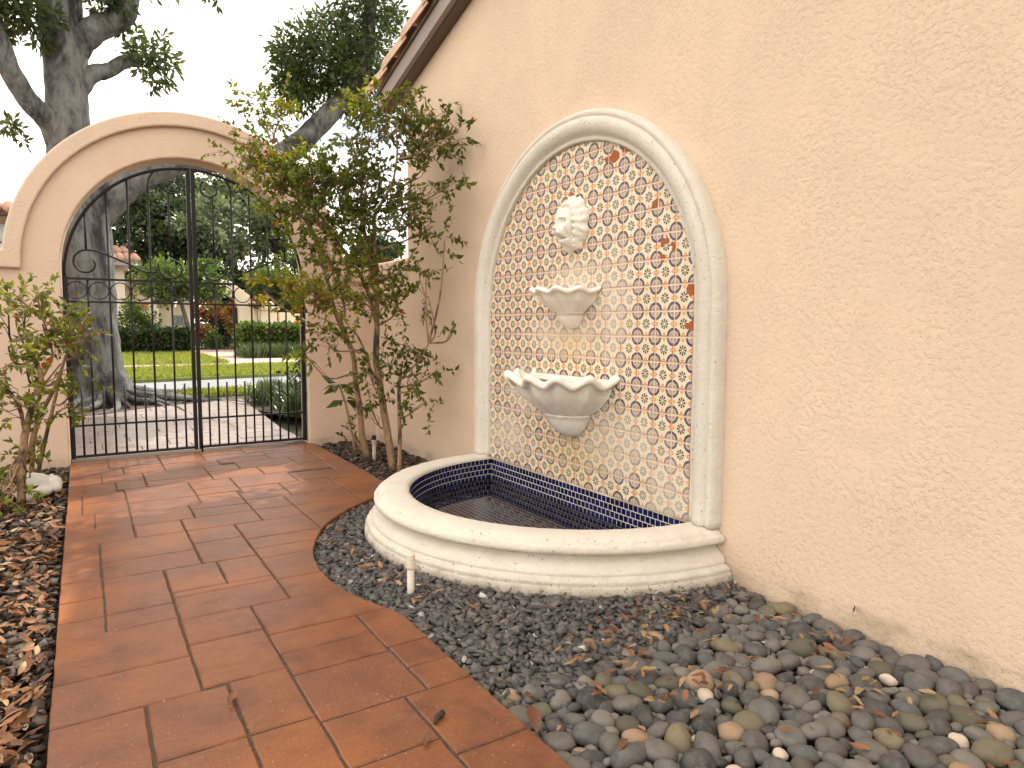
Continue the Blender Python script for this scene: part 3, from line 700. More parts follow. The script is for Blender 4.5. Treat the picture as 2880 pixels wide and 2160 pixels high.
# ================================================================== IRON GATE (two leaves)
def gate_leaf(sg, label):
    """sg=-1 left leaf, +1 right leaf. u runs from the centre outwards"""
    X = lambda u: GX+sg*u
    Y = 5.66
    g = empty('gate_leaf', (X(0.81), Y, 0), label, 'gate', 'leaves of the iron entrance gate')
    I = M['iron']; ro = 0.0070
    top = lambda u: 1.29+0.835*math.sqrt(max(0.0, 1-(u/0.818)**2))
    W0, W1 = 0.018, 0.812
    mb = MB(); mb.box(min(X(W0-.014), X(W0+.012)), max(X(W0-.014), X(W0+.012)), Y-.016, Y+.016, 0.02, top(W0)-.005); bevel(mb.build('stile', I, g), .003)
    mb = MB(); mb.box(min(X(W1-.016), X(W1+.014)), max(X(W1-.016), X(W1+.014)), Y-.016, Y+.016, 0.02, 1.30); bevel(mb.build('stile', I, g), .003)
    for z, h in ((0.035, .009), (0.255, .0065), (1.13, .0065), (1.29, .0075)):
        mb = MB(); mb.box(min(X(W0+.013), X(W1-.017)), max(X(W0+.013), X(W1-.017)), Y-.011, Y+.011, z-h, z+h); mb.build('rail', I, g)
    n = 26; pts = [(X(W1*math.cos(PI/2*i/n)+0.004), Y, 1.29+0.835*math.sin(PI/2*i/n)) for i in range(n+1)]
    mb = MB(); mb.tube(pts, 0.0105, 8); mb.build('arch_bar', I, g, True)
    us = [W0+(W1-W0)*k/12 for k in range(13)]
    for k in (2, 4, 6, 8, 10):
        u = us[k]
        if k == 2:
            segs = [(0.036, 1.29), (1.475, 1.935)]
        elif k == 10:
            segs = [(0.036, 1.29), (1.497, top(u)-.01)]
        elif k == 4:
            segs = [(0.036, top(u)-0.10)]
        else:
            segs = [(0.036, top(u)-.008)]
        mb = MB()
        for a, b in segs: mb.tube([(X(u), Y, a), (X(u), Y, b)], ro, 8)
        if k == 4:
            a = top(u)-.10; mb.tube(smoothpath([(X(u), Y, a), (X(u-.008), Y, a+.05), (X(u-.035), Y, a+.10), (X(u-.062), Y, a+.128)], 5), ro, 8)
        mb.build('bar', I, g, True)
    for k in (1, 3, 5, 7, 9, 11):
        mb = MB(); mb.tube([(X(us[k]), Y, 0.036), (X(us[k]), Y, 0.53)], ro, 8); mb.build('dog_bar', I, g, True)
    for k in range(6):
        u = (us[2*k]+us[2*k+2])/2
        mb = MB(); mb.ring((X(u), Y, 1.21), 0.060, 0.0038); mb.build('ring', I, g, True)
    # scrolls
    def spiral(c, r0, r1, a0, a1, n=30): return [(X(c[0]+(r0+(r1-r0)*i/n)*math.cos(a0+(a1-a0)*i/n)), Y, c[1]+(r0+(r1-r0)*i/n)*math.sin(a0+(a1-a0)*i/n)) for i in range(n+1)]
    mb = MB(); mb.tube(spiral((us[2]-.01, 1.395), .095, .05, 0.3, -4.9), 0.0062, 8); mb.build('scroll', I, g, True)
    p = [(X(us[2]+.085), Y, 1.36), (X(us[4]+.03), Y, 1.355), (X(us[6]), Y, 1.405), (X(us[8]), Y, 1.462), (X(us[9]), Y, 1.487)]
    mb = MB(); mb.tube(smoothpath(p, 6)+spiral((us[10], 1.40), .095, .045, PI/2+.35, PI/2-5.2)[1:], 0.0068, 8); mb.build('scroll', I, g, True)
    mb = MB(); mb.tube(spiral((us[2]-.018, 1.995), .068, .05, 2.2, 2.2+4.3), 0.0062, 8); mb.build('scroll', I, g, True)
    if sg > 0:
        mb = MB(); mb.box(X(0.003), X(0.030), Y-.03, Y-.018, 0.95, 1.12); mb.build('lock_plate', I, g)
        mb = MB(); mb.tube([(X(0.022), Y-.025, -0.002), (X(0.022), Y-.025, 0.30)], .007, 8); mb.build('drop_bolt', I, g, True)
    for z in (0.35, 1.0):
        mb = MB(); mb.tube([(X(0.826), Y, z), (X(0.826), Y, z+.07)], .011, 8); mb.build('hinge', I, g, True)
    return g
gate_leaf(-1, 'left leaf of the black iron gate, scrollwork crossing the oak trunk')
gate_leaf(1, 'right leaf of the black iron gate, next to the leafy shrub')

# ================================================================== FOUNTAIN
FC, FR, FS = 2.75, 0.82, 1.05            # centre y, inner half-width, spring height
ft = empty('wall_fountain', (0, FC, 0), 'arched white cast stone wall fountain with patterned tiles and half round basin', 'fountain')
def archpoly(r, z0, n=48):
    return [(FC-r, z0), (FC+r, z0)]+[(FC+r*math.cos(PI*i/n), FS+r*math.sin(PI*i/n)) for i in range(n+1)]
extrude_poly('grout_bed', archpoly(FR+0.01, 0.155), -0.007, -0.0005, 'x', M['grout'], ft)
T = 0.11; G = 0.0039
AP = archpoly(FR, 0.163)
def tile_mesh(poly, th=0.0032):      # poly in local y,z
    A = poly if area(poly) > 0 else poly[::-1]; B = inset(A, 0.0018); n = len(A)
    v = [(0, a, b) for a, b in A]+[(-th*0.7, a, b) for a, b in A]+[(-th, a, b) for a, b in B]
    f = [(n+i, n+(i+1) % n, (i+1) % n, i) for i in range(n)]+[(2*n+i, 2*n+(i+1) % n, n+(i+1) % n, n+i) for i in range(n)]+[tuple(2*n+i for i in range(n-1, -1, -1))]
    me = mesh('tile', v, f); me.materials.append(M['tile']); return me
full = tile_mesh([(-T/2+G, -T/2+G), (T/2-G, -T/2+G), (T/2-G, T/2-G), (-T/2+G, T/2-G)])
for j in range(-10, 7):
    for i in range(-1, 16):
        cy = 3.5423-T*i; cz = 0.8763-T*j
        jy = random.uniform(-.0012, .0012); jz = random.uniform(-.0012, .0012)
        P = clip(AP, cy+jy-T/2+G, cy+jy+T/2-G, cz+jz-T/2+G, cz+jz+T/2-G)
        if not P or abs(area(P)) < 0.0006: continue
        me = full if abs(area(P)) > 0.999*(T-2*G)**2 else tile_mesh([(a-cy-jy, b-cz-jz) for a, b in P])
        o = link('tile', me, ft, (-0.0072, cy+jy, cz+jz))
        o.rotation_euler = (0, random.uniform(-.006, .006), random.uniform(-.006, .006))
# moulded surround, swept along the arch; jambs and arch are separate castings
PROF = [(0.0, 0.0), (0.0, .024), (.004, .030), (.012, .032), (.017, .028), (.024, .030), (.032, .044), (.045, .058), (.062, .066), (.082, .068), (.098, .063), (.104, .054), (.108, .052), (.113, .057), (.124, .058), (.134, .053), (.140, .042), (.143, .028), (.143, 0.0)]
def sweep(name, stations):
    """stations: (dir_y, dir_z, base_y, base_z) outwards from the tile edge"""
    v = []; f = []; m = len(PROF)
    for si, (dy, dz, by, bz) in enumerate(stations):
        for o, h in PROF:
            k = 0.0016*mnoise.noise(Vector((by*30, bz*30, o*60))) if h > 0 else 0
            v.append((-(h+k) if h > 0 else -0.0003, by+dy*(o+k), bz+dz*(o+k)))
    ns = len(stations)
    for s in range(ns-1):
        for i in range(m-1): f.append((s*m+i, s*m+i+1, (s+1)*m+i+1, (s+1)*m+i))
    f.append(tuple(range(m))[::-1]); f.append(tuple((ns-1)*m+i for i in range(m)))
    o = mk(name, v, f, M['stone'], ft, True)
    return o
zs = [0.178+(FS-0.178)*i/36 for i in range(36)]
sweep('surround', [(-1, 0, FC-FR, z) for z in zs]+[(-math.cos(PI*i/100), math.sin(PI*i/100), FC-FR*math.cos(PI*i/100), FS+FR*math.sin(PI*i/100)) for i in range(101)]+[(1, 0, FC+FR, z) for z in reversed(zs)])
# basin: rim and body on half-ellipse plans (ax towards the court, ay along the wall)
def halfloft(name, prof, mat, n=96, wob=0.0030, thick=False):
    v = []; f = []; m = len(prof)
    for i in range(n+1):
        a = PI*i/n
        for j, (ax, ay, z) in enumerate(prof):
            x = -ax*KX*math.sin(a); y = FC+ay*math.cos(a); k = wob*(mnoise.noise(Vector((x*22, y*22, z*22)))+.6*mnoise.noise(Vector((x*60, y*60, z*60))))
            v.append((min(x-k*math.sin(a), -0.0008), y+k*math.cos(a), z+k*.7))
    for i in range(n):
        for j in range(m-1): f.append((i*m+j, (i+1)*m+j, (i+1)*m+j+1, i*m+j+1))
    f.append(tuple(range(m))); f.append(tuple(n*m+j for j in range(m-1, -1, -1)))
    return mk(name, v, f, mat, ft, True)
KX = .978
RIM = [(.86, .82, .118), (.86, .82, .160), (.866, .826, .171), (.884, .844, .177), (.93, .89, .179), (.975, .932, .177), (1.003, .958, .171), (1.014, .969, .163), (1.016, .971, .158), (1.026, .981, .156), (1.034, .989, .148), (1.036, .991, .136), (1.034, .989, .126), (1.024, .979, .122), (1.008, .963, .114), (.985, .94, .111)]
BODY = [(.985, .94, .1105), (.990, .945, .104), (1.000, .955, .096), (1.018, .970, .083), (1.036, .987, .068), (1.045, .996, .056), (1.047, .998, .048), (1.044, .995, .044), (1.046, .997, .040), (1.060, 1.010, .038), (1.069, 1.019, .033), (1.073, 1.023, .024), (1.070, 1.020, .016), (1.076, 1.026, .012), (1.080, 1.030, .008), (1.083, 1.033, -.02), (1.085, 1.035, -.09)]
halfloft('rim', RIM, M['stone'], 240); halfloft('basin_body', BODY, M['stone'], 240)
# mosaic lining: pieces of 32 mm in courses
MP = 0.032; WATER = 0.040; FLOOR = -0.052
mme = None
def mos_mesh(w, h, th=0.0018):
    b = 0.0012
    v = []
    for (q, e) in ((0, 0), (-th*.6, 0), (-th, b)):
        v += [(q, -w/2+e, -h/2+e), (q, w/2-e, -h/2+e), (q, w/2-e, h/2-e), (q, -w/2+e, h/2-e)]
    f = []
    for r_ in (0, 4):
        for i in range(4): f.append((r_+4+i, r_+4+(i+1) % 4, r_+(i+1) % 4, r_+i))
    f.append((11, 10, 9, 8))
    return v, f
mv, mf = mos_mesh(MP-.0042, MP-.0042)
mme = mesh('mosaic_tile', mv, mf); mme.materials.append(M['mosaic'])
lining = MB()
mb = MB(); mb.box(-0.0065, -0.0004, FC-FR-.005, FC+FR+.005, FLOOR, 0.1545); mb.build('lining_bed', M['grout_white'], ft)
cnt = 0
for rws in range(7):
    z = 0.158-MP/2-rws*MP; off = (rws % 2)*MP/2
    yk = FC+FR-.004-MP/2-off
    if off: lining.add([(x-0.0066, y*.42+FC+FR-.004-MP/4, zz+z) for x, y, zz in mv], mf, random.random())
    while yk > FC-FR+MP*.4:
        if z > WATER-.012:
            o = link('mosaic_tile', mme, ft, (-0.0066, yk, z)); o.rotation_euler = (0, random.uniform(-.02, .02), random.uniform(-.03, .03)); cnt += 1
        else:
            lining.add([(x-0.0066, y+yk, zz+z) for x, y, zz in mv], mf, random.random())
        yk -= MP
# curved inner wall: bed then courses following the ellipse
bed = [(.8405, .8195, FLOOR), (.8405, .8195, .1175), (.8400, .8190, .165)]
v = []; f = []; n = 80
for i in range(n+1):
    a = PI*i/n
    for ax, ay, z in bed: v.append((min(-ax*math.sin(a), -.0066), FC+ay*math.cos(a), z))
for i in range(n):
    for j in range(2): f.append((i*3+j, i*3+j+1, (i+1)*3+j+1, (i+1)*3+j))
mk('lining_bed', v, f, M['grout_white'], ft)
# arc-length parameter of the inner ellipse
aa = np.linspace(0, PI, 2000); ex = -.839*np.sin(aa); ey = FC+.818*np.cos(aa); sl = np.concatenate([[0], np.cumsum(np.hypot(np.diff(ex), np.diff(ey)))])
for rws in range(7):
    z = 0.158-MP/2-rws*MP; s = MP/2+(rws % 2)*MP/2
    if rws % 2: lining.add([(-MP/4-.008+py*.42, FC+.818+px, pz+z) for px, py, pz in mv], [q[::-1] for q in mf], random.random())
    while s < sl[-1]-MP/2:
        a = float(np.interp(s, sl, aa)); x = -.839*math.sin(a); y = FC+.818*math.cos(a)
        nx, ny = math.sin(a)/.839, -math.cos(a)/.818; l = math.hypot(nx, ny); nx /= l; ny /= l      # inward normal
        rot = math.atan2(-ny, -nx)
        if cnt < 300 and z > WATER-.012 and a < 1.9:
            o = link('mosaic_tile', mme, ft, (x, y, z)); o.rotation_euler = (0, 0, rot); cnt += 1
        else:
            c, s2 = math.cos(rot), math.sin(rot)
            lining.add([(x+c*px-s2*py, y+s2*px+c*py, z+pz) for px, py, pz in mv], mf, random.random())
        s += MP
# floor
mb = MB(); n = 60
fl = [(-.8385*math.sin(PI*i/n), FC+.817*math.cos(PI*i/n)) for i in range(n+1)]
extrude_poly('lining_bed', fl, FLOOR-.02, FLOOR, 'z', M['grout_dim'], ft)
w = MP-.0042
yk = FC-FR+MP/2
while yk < FC+FR:
    xk = -MP/2-.008
    while xk > -.84:
        if (xk/.832)**2+((yk-FC)/.812)**2 < 1:
            lining.add([(xk+pz, yk+py, FLOOR-px) for px, py, pz in mv], [q[::-1] for q in mf], random.random())
        xk -= MP
    yk += MP
o = lining.build('mosaic_lining', M['mosaic'], ft, attr=True); o['kind'] = 'stuff'
wt = mk('water', [(a, b, WATER) for a, b in [(-.8390*math.sin(PI*i/n), FC+.8175*math.cos(PI*i/n)) for i in range(n+1)]], [tuple(range(n+1))], M['water']); tag(wt, kind='structure')
# bowls
def bowl(name, W, Dp, z1, zc, z0, lobes, amp, zw, label):
    """half scallop bowl on the tiles: W half width, Dp depth, z1 rim, zc collar, z0 foot"""
    prof = []        # (scale, z, flute, wave)
    H = z1-zc
    k = W/.345
    for o, dz, fl, wv in ((-.17, -.050, .3, .1), (-.10, -.034, .6, .4), (-.060, -.020, 1, .8), (-.044, -.008, 1, 1), (-.040, .006, 1, 1), (-.030, .016, 1, 1), (-.016, .018, 1, 1), (-.004, .011, 1, 1), (.001, 0, 1, 1), (-.002, -.012, 1, 1), (-.012, -.021, 1, 1), (-.026, -.024, 1, .95), (-.040, -.028, 1, .8), (-.052, -.042, 1, .35)):
        prof.append((1+o*k/W, z1+dz*k, fl, wv))
    for s, q, fl, wv in ((.80, -.42, 1, 0.05), (.72, -.58, 1, 0), (.62, -.74, .9, 0), (.53, -.88, .7, 0), (.46, -.97, .4, 0), (.44, -1.0, .3, 0)):
        prof.append((s, z1+q*H, fl, wv))
    mb = MB(); n = 120; v = []; f = []; m = len(prof)
    for i in range(n+1):
        a = PI*i/n; c = math.cos(2*lobes*a)
        for s, z, fl, wv in prof:
            fr = 1+amp*fl*c*(0.9 if s > .45 else .6)+.012*fl*math.cos(4*lobes*a)*(s < .9)
            x = -Dp*s*fr*math.sin(a); y = FC+W*s*fr*math.cos(a); zz = z+wv*c*zw
            k = .0022*mnoise.noise(Vector((x*40, y*40, zz*40)))
            v.append((min(x-k, -.013), y+k, zz+k))
    for i in range(n):
        for j in range(m-1): f.append((i*m+j, (i+1)*m+j, (i+1)*m+j+1, i*m+j+1))
    root = mk(name, v, f, M['bounce_stone'], ft, True); root['label'] = label
    # inside floor of the bowl
    v = [(-.0135, FC, z1-.27*H)]+[(min(-Dp*.52*math.sin(PI*i/40), -.0135), FC+W*.52*math.cos(PI*i/40), z1-.275*H) for i in range(41)]
    mk('bowl_floor', v, [(0, i, i+1) for i in range(1, 41)], M['bounce_stone'], root, True)
    # back ledge against the tiles
    mb = MB(); mb.box(-.052, -.0132, FC-W*.86, FC+W*.86, z1-.12*H, z1+.06*H); bevel(mb.build('back_ledge', M['bounce_stone'], root), .008, 3)
    # corbel
    R = .42; h = zc-z0
    pr = [(R*1.0, zc+.004), (R*1.04, zc-.01*1), (R*1.0, zc-.10*h), (R*.93, zc-.3*h), (R*.80, zc-.52*h), (R*.66, zc-.70*h), (R*.52, zc-.84*h), (R*.34, zc-.95*h), (R*.02, zc-1.0*h)]
    v = []; f = []; m = len(pr); n = 40
    for i in range(n+1):
        a = PI*i/n
        for s, z in pr:
            x = -Dp*s*math.sin(a); y = FC+W*s*math.cos(a); k = .003*mnoise.noise(Vector((x*30, y*30, z*30)))
            v.append((min(x-k, -.0131), y+k, z+k))
    for i in range(n):
        for j in range(m-1): f.append((i*m+j, (i+1)*m+j, (i+1)*m+j+1, i*m+j+1))
    mk('corbel', v, f, M['bounce_stone'], root, True)
    return root
bowl('scallop_bowl', .345, .345, .712, .535, .410, 7, .055, .019, 'larger lower scalloped stone bowl on the tiles')
bowl('scallop_bowl', .210, .23, 1.150, 1.045, .962, 6, .04, .008, 'smaller upper scalloped stone bowl below the lion head')
# lion mask: relief over an oval
def lion():
    n, m = 112, 72; cy, cz = FC-.005, 1.482; ry, rz = .112, .136
    g = lambda u, v, a, b, su, sv: math.exp(-((u-a)/su)**2-((v-b)/sv)**2)
    V = []; F = []
    for j in range(m+1):
        rho = (j/m)
        for i in range(n):
            th = 2*PI*i/n
            e = 1+.05*math.sin(9*th+1.2)*rho+.03*math.sin(17*th)*rho
            u = rho*math.cos(th)*e; v = rho*math.sin(th)*e
            h = .058*max(0, 1-rho**3)**.5
            fu, fv = u/.56, (v+.12)/.74; fr = math.hypot(fu, fv); au = abs(u)
            if fr < 1: h += .040*(1-fr**2.5)**.55
            h += .010*g(u, v, 0, .40, .30, .16)
            h += .018*g(au, v, .22, .17, .15, .055) - .026*g(au, v, .24, .05, .105, .06) + .010*g(au, v, .24, .04, .055, .030)
            h += .024*g(u, v, 0, .02, .085, .24) + .030*g(u, v, 0, -.20, .125, .075)
            h += .034*g(au, v, .15, -.36, .15, .12) - .020*g(u, v, 0, -.40, .025, .13)
            h -= .034*g(u, v, 0, -.54, .24, .045); h += .026*g(u, v, 0, -.69, .15, .10)
            h += .014*g(au, v, .40, -.14, .12, .16) - .014*g(au, v, .34, -.44, .05, .14)
            if fr > .9:
                w = min(1, (fr-.9)/.2)
                q = mnoise.noise(Vector((u*2.5+3, v*2.5, .3)))
                st_ = math.sin(20*th+10*rho*(1 if u > 0 else -1)+4*q)
                h += w*(.012*st_*(.6+.4*math.sin(16*rho+3*q))+.006*mnoise.noise(Vector((u*11, v*11, 1))))*max(0, 1-rho**8)
                h -= .018*math.exp(-((fr-.96)/.06)**2)*(1 if v > -.45 else .2)
                h += .020*math.exp(-((fr-1.2)/.16)**2)*max(0, 1-rho**6)
            V.append((-.013-max(h, 0) if rho < 1 else -.0125, cy+ry*u, cz+rz*v))
    for j in range(m):
        for i in range(n):
            i2 = (i+1) % n; F.append((j*n+i, j*n+i2, (j+1)*n+i2, (j+1)*n+i))
    o = mk('lion_head', V, F, M['bounce_stone'], ft, True); o['label'] = 'white stone lion head water spout with curly mane'
lion()

# ================================================================== SMALL THINGS IN THE BEDS
def pipe(name, x, y, h, label, head=None):
    e = empty(name, (x, y, -.05), label, 'pipe')
    mb = MB(); mb.tube([(x, y, -.08), (x+.002, y+.003, h*.62)], .0135, 14); mb.build('pipe', M['pvc'], e, True)
    mb = MB(); mb.tube([(x+.002, y+.003, h*.60), (x+.002, y+.003, h*.80)], .0185, 14); bevel(mb.build('coupling', M['pvc'], e), .002)
    mb = MB(); mb.tube([(x+.002, y+.003, h*.80), (x+.002, y+.003, h*.985), (x+.002, y+.003, h)], [.0165, .0165, .012], 14); bevel(mb.build('cap', head or M['pvc'], e), .002)
pipe('riser_pipe', -1.128, 2.255, 0.135, 'short capped cream pipe standing in the slate chips beside the basin')
pipe('sprinkler_riser', -0.33, 4.72, 0.17, 'small riser with black sprinkler head among the shrub stems', M['black_plastic'])
def statue():
    o = empty('garden_statue', (-2.36, 4.66, 0), 'small weathered white stone animal statue lying beside the left shrub', 'statue')
    def blob(name, parts):
        bm = bmesh.new()
        for c, r, rz in parts:
            m = Matrix.Translation(c) @ Matrix.Rotation(rz, 4, 'Z') @ Matrix.Diagonal((r[0], r[1], r[2], 1))
            bmesh.ops.create_icosphere(bm, subdivisions=3, radius=1, matrix=m)
        me = bpy.data.meshes.new(name); bm.to_mesh(me); bm.free()
        q = link(name, me, o, None, M['white_stone'])
        md = q.modifiers.new('r', 'REMESH'); md.mode = 'VOXEL'; md.voxel_size = .007; md.use_smooth_shade = True
        sm = q.modifiers.new('s', 'SMOOTH'); sm.iterations = 5
        return q
    blob('body', [((-2.375, 4.66, .055), (.085, .075, .072), .3), ((-2.40, 4.69, .085), (.055, .06, .045), 0), ((-2.345, 4.60, .03), (.06, .035, .032), .4), ((-2.40, 4.585, .005), (.05, .03, .025), -.2), ((-2.43, 4.62, .02), (.04, .035, .035), 0)])
    blob('head', [((-2.290, 4.66, .055), (.045, .05, .048), 0), ((-2.275, 4.625, .04), (.028, .032, .03), 0), ((-2.30, 4.69, .09), (.014, .03, .02), 0)])
statue()

# --- pebbles
def peb_meshes(k):
    out = []
    for s in range(k):
        bm = bmesh.new(); bmesh.ops.create_icosphere(bm, subdivisions=3, radius=1)
        o = Vector((s*7.1, s*3.3, 1)); sq = random.uniform(.5, .72); el = random.uniform(.72, .95)
        for vv in bm.verts:
            c = vv.co.copy(); c = c*(1+.20*mnoise.noise(c*.9+o)+.05*mnoise.noise(c*2.2+o))
            vv.co = Vector((c.x, c.y*el, c.z*sq))
        me = bpy.data.meshes.new('pebble'); bm.to_mesh(me); bm.free()
        me.polygons.foreach_set('use_smooth', np.ones(len(me.polygons), dtype=bool)); out.append(me)
    return out
KINDS = [('grey', .78, 'smooth dark grey river pebble in the bed below the peach wall', 'dark grey river pebbles'),
         ('olive', .14, 'smooth olive grey river pebble in the bed below the peach wall', 'olive grey river pebbles'),
         ('tan', .05, 'smooth tan river pebble in the bed below the peach wall', 'tan river pebbles'),
         ('white', .03, 'pale angular stone among the dark river pebbles', 'pale stones among the pebbles')]
PM = {}
for kd, *_ in KINDS:
    L_ = peb_meshes(6)
    for me in L_: me.materials.append(M['peb_'+kd])
    PM[kd] = L_
# zone line between slate chips (above) and pebbles (below), measured on the ground
ZL = [(-1.235, 1.52), (-1.0, 1.50), (-0.80, 1.56), (-0.60, 1.55), (-0.45, 1.60), (-0.25, 1.68), (0.0, 1.72)]
def zone(x): return float(np.interp(x, [a for a, b in ZL], [b for a, b in ZL]))
def vis(x, y, z=0.0):
    v = np.array([x, y, z])-CAM; d = v @ AF
    if d < .1: return None
    return (1440+FPX*(v @ AR)/d)/D_, (1080-FPX*(v @ AU)/d)/D_, d
cand = []
grid = {}
def fits(x, y, r, k=.80):
    gx, gy = int(x/.06), int(y/.06)
    for i in range(gx-2, gx+3):
        for j in range(gy-2, gy+3):
            for (a, b, s) in grid.get((i, j), ()):
                if (a-x)**2+(b-y)**2 < ((s+r)*k)**2: return False
    return True
rp = random.Random(11)
for pas, (r0, r1, tries) in enumerate(((.034, .044, 500), (.027, .036, 6000), (.019, .027, 12000), (.012, .018, 14000))):
    for _ in range(tries):
        x = rp.uniform(-1.225, -.005); y = rp.uniform(.35, 2.0)
        if y > zone(x)+rp.gauss(0, .05): continue
        if ((x)/1.10)**2+((y-FC)/1.06)**2 < 1: continue
        if pas == 0 and y > 1.45 and rp.random() < .6: continue
        r = rp.uniform(r0, r1)*(1.0 if y < 1.5 else .85)
        if x+r*.6 > -.0 or x-r*.75 < -1.235: continue
        if fits(x, y, r):
            grid.setdefault((int(x/.06), int(y/.06)), []).append((x, y, r)); cand.append((x, y, r))
def in_view(x, y):
    q = vis(x, y); return q is not None and -40 < q[0] < 2250 and -40 < q[1] < 1720
view = [c for c in cand if in_view(c[0], c[1])]
view.sort(key=lambda c: -c[2]/vis(c[0], c[1])[2]); big = view[:300]; rest = view[300:]
def pick(rv):
    t = rp.random(); s = 0
    for kd, p_, lb, gr in KINDS:
        s += p_
        if t < s: return kd, lb, gr
    return KINDS[0][0], KINDS[0][2], KINDS[0][3]
def peb_matrix(x, y, r):
    z = -.055+.35*r+rp.uniform(0, .012)+(.012 if y < 1.0 else 0)
    return Matrix.Translation((x, y, z)) @ Matrix.Rotation(rp.uniform(0, 6.28), 4, 'Z') @ Matrix.Rotation(rp.gauss(0, .28), 4, 'X') @ Matrix.Rotation(rp.gauss(0, .2), 4, 'Y') @ Matrix.Diagonal((r*1.12, r*1.12, r*1.12, 1))
for x, y, r in big:
    kd, lb, gr = pick(r)
    if kd == 'white': r *= .62
    o = bpy.data.objects.new('pebble', rp.choice(PM[kd])); COL.objects.link(o); o.matrix_world = peb_matrix(x, y, r); tag(o, lb, 'pebble', gr)
V = []; F = []; n0 = 0
for x, y, r in rest:
    me = rp.choice(PM['grey']); M_ = np.array(peb_matrix(x, y, r)); co = np.empty(len(me.vertices)*3, np.float32); me.vertices.foreach_get('co', co); co = co.reshape(-1, 3)
    fi = np.empty(len(me.polygons)*3, np.int32); me.polygons.foreach_get('vertices', fi)
    V.append(co @ M_[:3, :3].T+M_[:3, 3]); F.append(fi.reshape(-1, 3)+n0); n0 += len(co)
if V: tag(mk('small_pebbles', np.concatenate(V), np.concatenate(F), M['peb_grey'], None, True), 'smaller river pebbles filling the gaps in the bed', 'pebbles', kind='stuff')
# --- slate chips: thousands of flat angular bits (stuff)
def chips(name, pts, smin, smax, label, seed, mat='slate'):
    r = np.random.default_rng(seed); n = len(pts); P = np.array(pts)
    cube = np.array([[-1, -1, -1], [1, -1, -1], [1, 1, -1], [-1, 1, -1], [-1, -1, 1], [1, -1, 1], [1, 1, 1], [-1, 1, 1]], float)
    L = cube[None]*np.stack([r.uniform(smin, smax, n)*.55, r.uniform(smin, smax, n)*.42, r.uniform(smin, smax, n)*.17], 1)[:, None]
    L *= 1+r.uniform(-.42, .32, (n, 8, 3))
    a = r.uniform(0, 6.28, n); t = r.normal(0, .42, n); q = r.normal(0, .36, n)
    def rot(ax, th):
        c, s = np.cos(th), np.sin(th); o = np.zeros((n, 3, 3)); i, j = [(1, 2), (0, 2), (0, 1)][ax]
        o[:, range(3), range(3)] = 1; o[:, i, i] = c; o[:, j, j] = c; o[:, i, j] = -s; o[:, j, i] = s; return o
    R = rot(2, a) @ rot(0, t) @ rot(1, q)
    V = np.einsum('nij,nkj->nki', R, L)+P[:, None]
    fq = np.array([[0, 3, 2, 1], [4, 5, 6, 7], [0, 1, 5, 4], [1, 2, 6, 5], [2, 3, 7, 6], [3, 0, 4, 7]])
    F = (np.arange(n)[:, None, None]*8+fq[None]).reshape(-1, 4)
    o = mk(name, V.reshape(-1, 3), F, M[mat], None, False, np.repeat(r.random(n), 8))
    return tag(o, label, 'gravel', kind='stuff')
def scatter(n, x0, x1, y0, y1, ok, z0, z1, seed):
    r = random.Random(seed); out = []
    while len(out) < n:
        x, y = r.uniform(x0, x1), r.uniform(y0, y1)
        if ok(x, y): out.append((x, y, r.uniform(z0, z1)))
    return out
inb = lambda x, y: (x/1.068)**2+((y-FC)/1.018)**2 < 1
okr = lambda x, y: (not inpoly(x, y, PATH)) and not inb(x, y) and x < -.005 and x > -1.36 and y > zone(x)-.10*random.random()
chips('slate_chips', scatter(7200, -1.36, 0, 1.35, 3.75, okr, -.055, -.018, 1), .016, .036, 'dark grey slate chips spread around the half round basin', 1)
okp = lambda x, y: -1.228 < x < -.005 and y < zone(x)+.05
chips('pebble_bed_chips', scatter(2200, -1.228, 0, .4, 1.75, okp, -.058, -.035, 2), .014, .030, 'small dark chips between the river pebbles', 2)
okb = lambda x, y: -.53 < x < 0.0 and 3.68 < y < 5.6 and not inb(x, y)
chips('corner_chips', scatter(2600, -.53, 0, 3.68, 5.6, okb, -.055, -.01, 3), .018, .045, 'dark slate chips and litter under the shrub in the corner', 3, 'slate_brown')
okl = lambda x, y: x < -2.235
chips('side_bed_chips', scatter(11000, -3.2, -2.235, 1.4, 5.58, okl, -.055, -.014, 4), .016, .036, 'grey stone chips in the bed left of the path', 4, 'slate_brown')
# --- fallen leaves
def dleaf(seed):
    r = random.Random(seed); n = 7; v = []; f = []; cu = r.uniform(-.9, 1.3); tw = r.uniform(-.6, .6); wd = r.uniform(.26, .40)
    for i in range(n+1):
        t = i/n; w = wd*math.sin(PI*min(1, t**.8*1.0))**.8*.5+.004; zc = cu*.35*(t-.5)**2+.03*math.sin(3*t+seed)
        for s in (-1, 0, 1):
            up = abs(s)*w*r.uniform(.25, .75)
            v.append((t-.5, s*w*math.cos(tw*(t-.5)), zc+up+s*w*math.sin(tw*(t-.5))))
    for i in range(n):
        for s in (0, 1): f.append((i*3+s, (i+1)*3+s, (i+1)*3+s+1, i*3+s+1))
    return mesh('fallen_leaf', v, f, True)
DL = []
for tone in (.05, .25, .4, .55, .72, .88, .97):
    for k in range(3):
        me = dleaf(int(tone*100)*7+k); a = me.attributes.new('v', 'FLOAT', 'POINT'); a.data.foreach_set('value', np.full(len(me.vertices), tone, np.float32)); me.materials.append(M['dead_leaf']); DL.append(me)
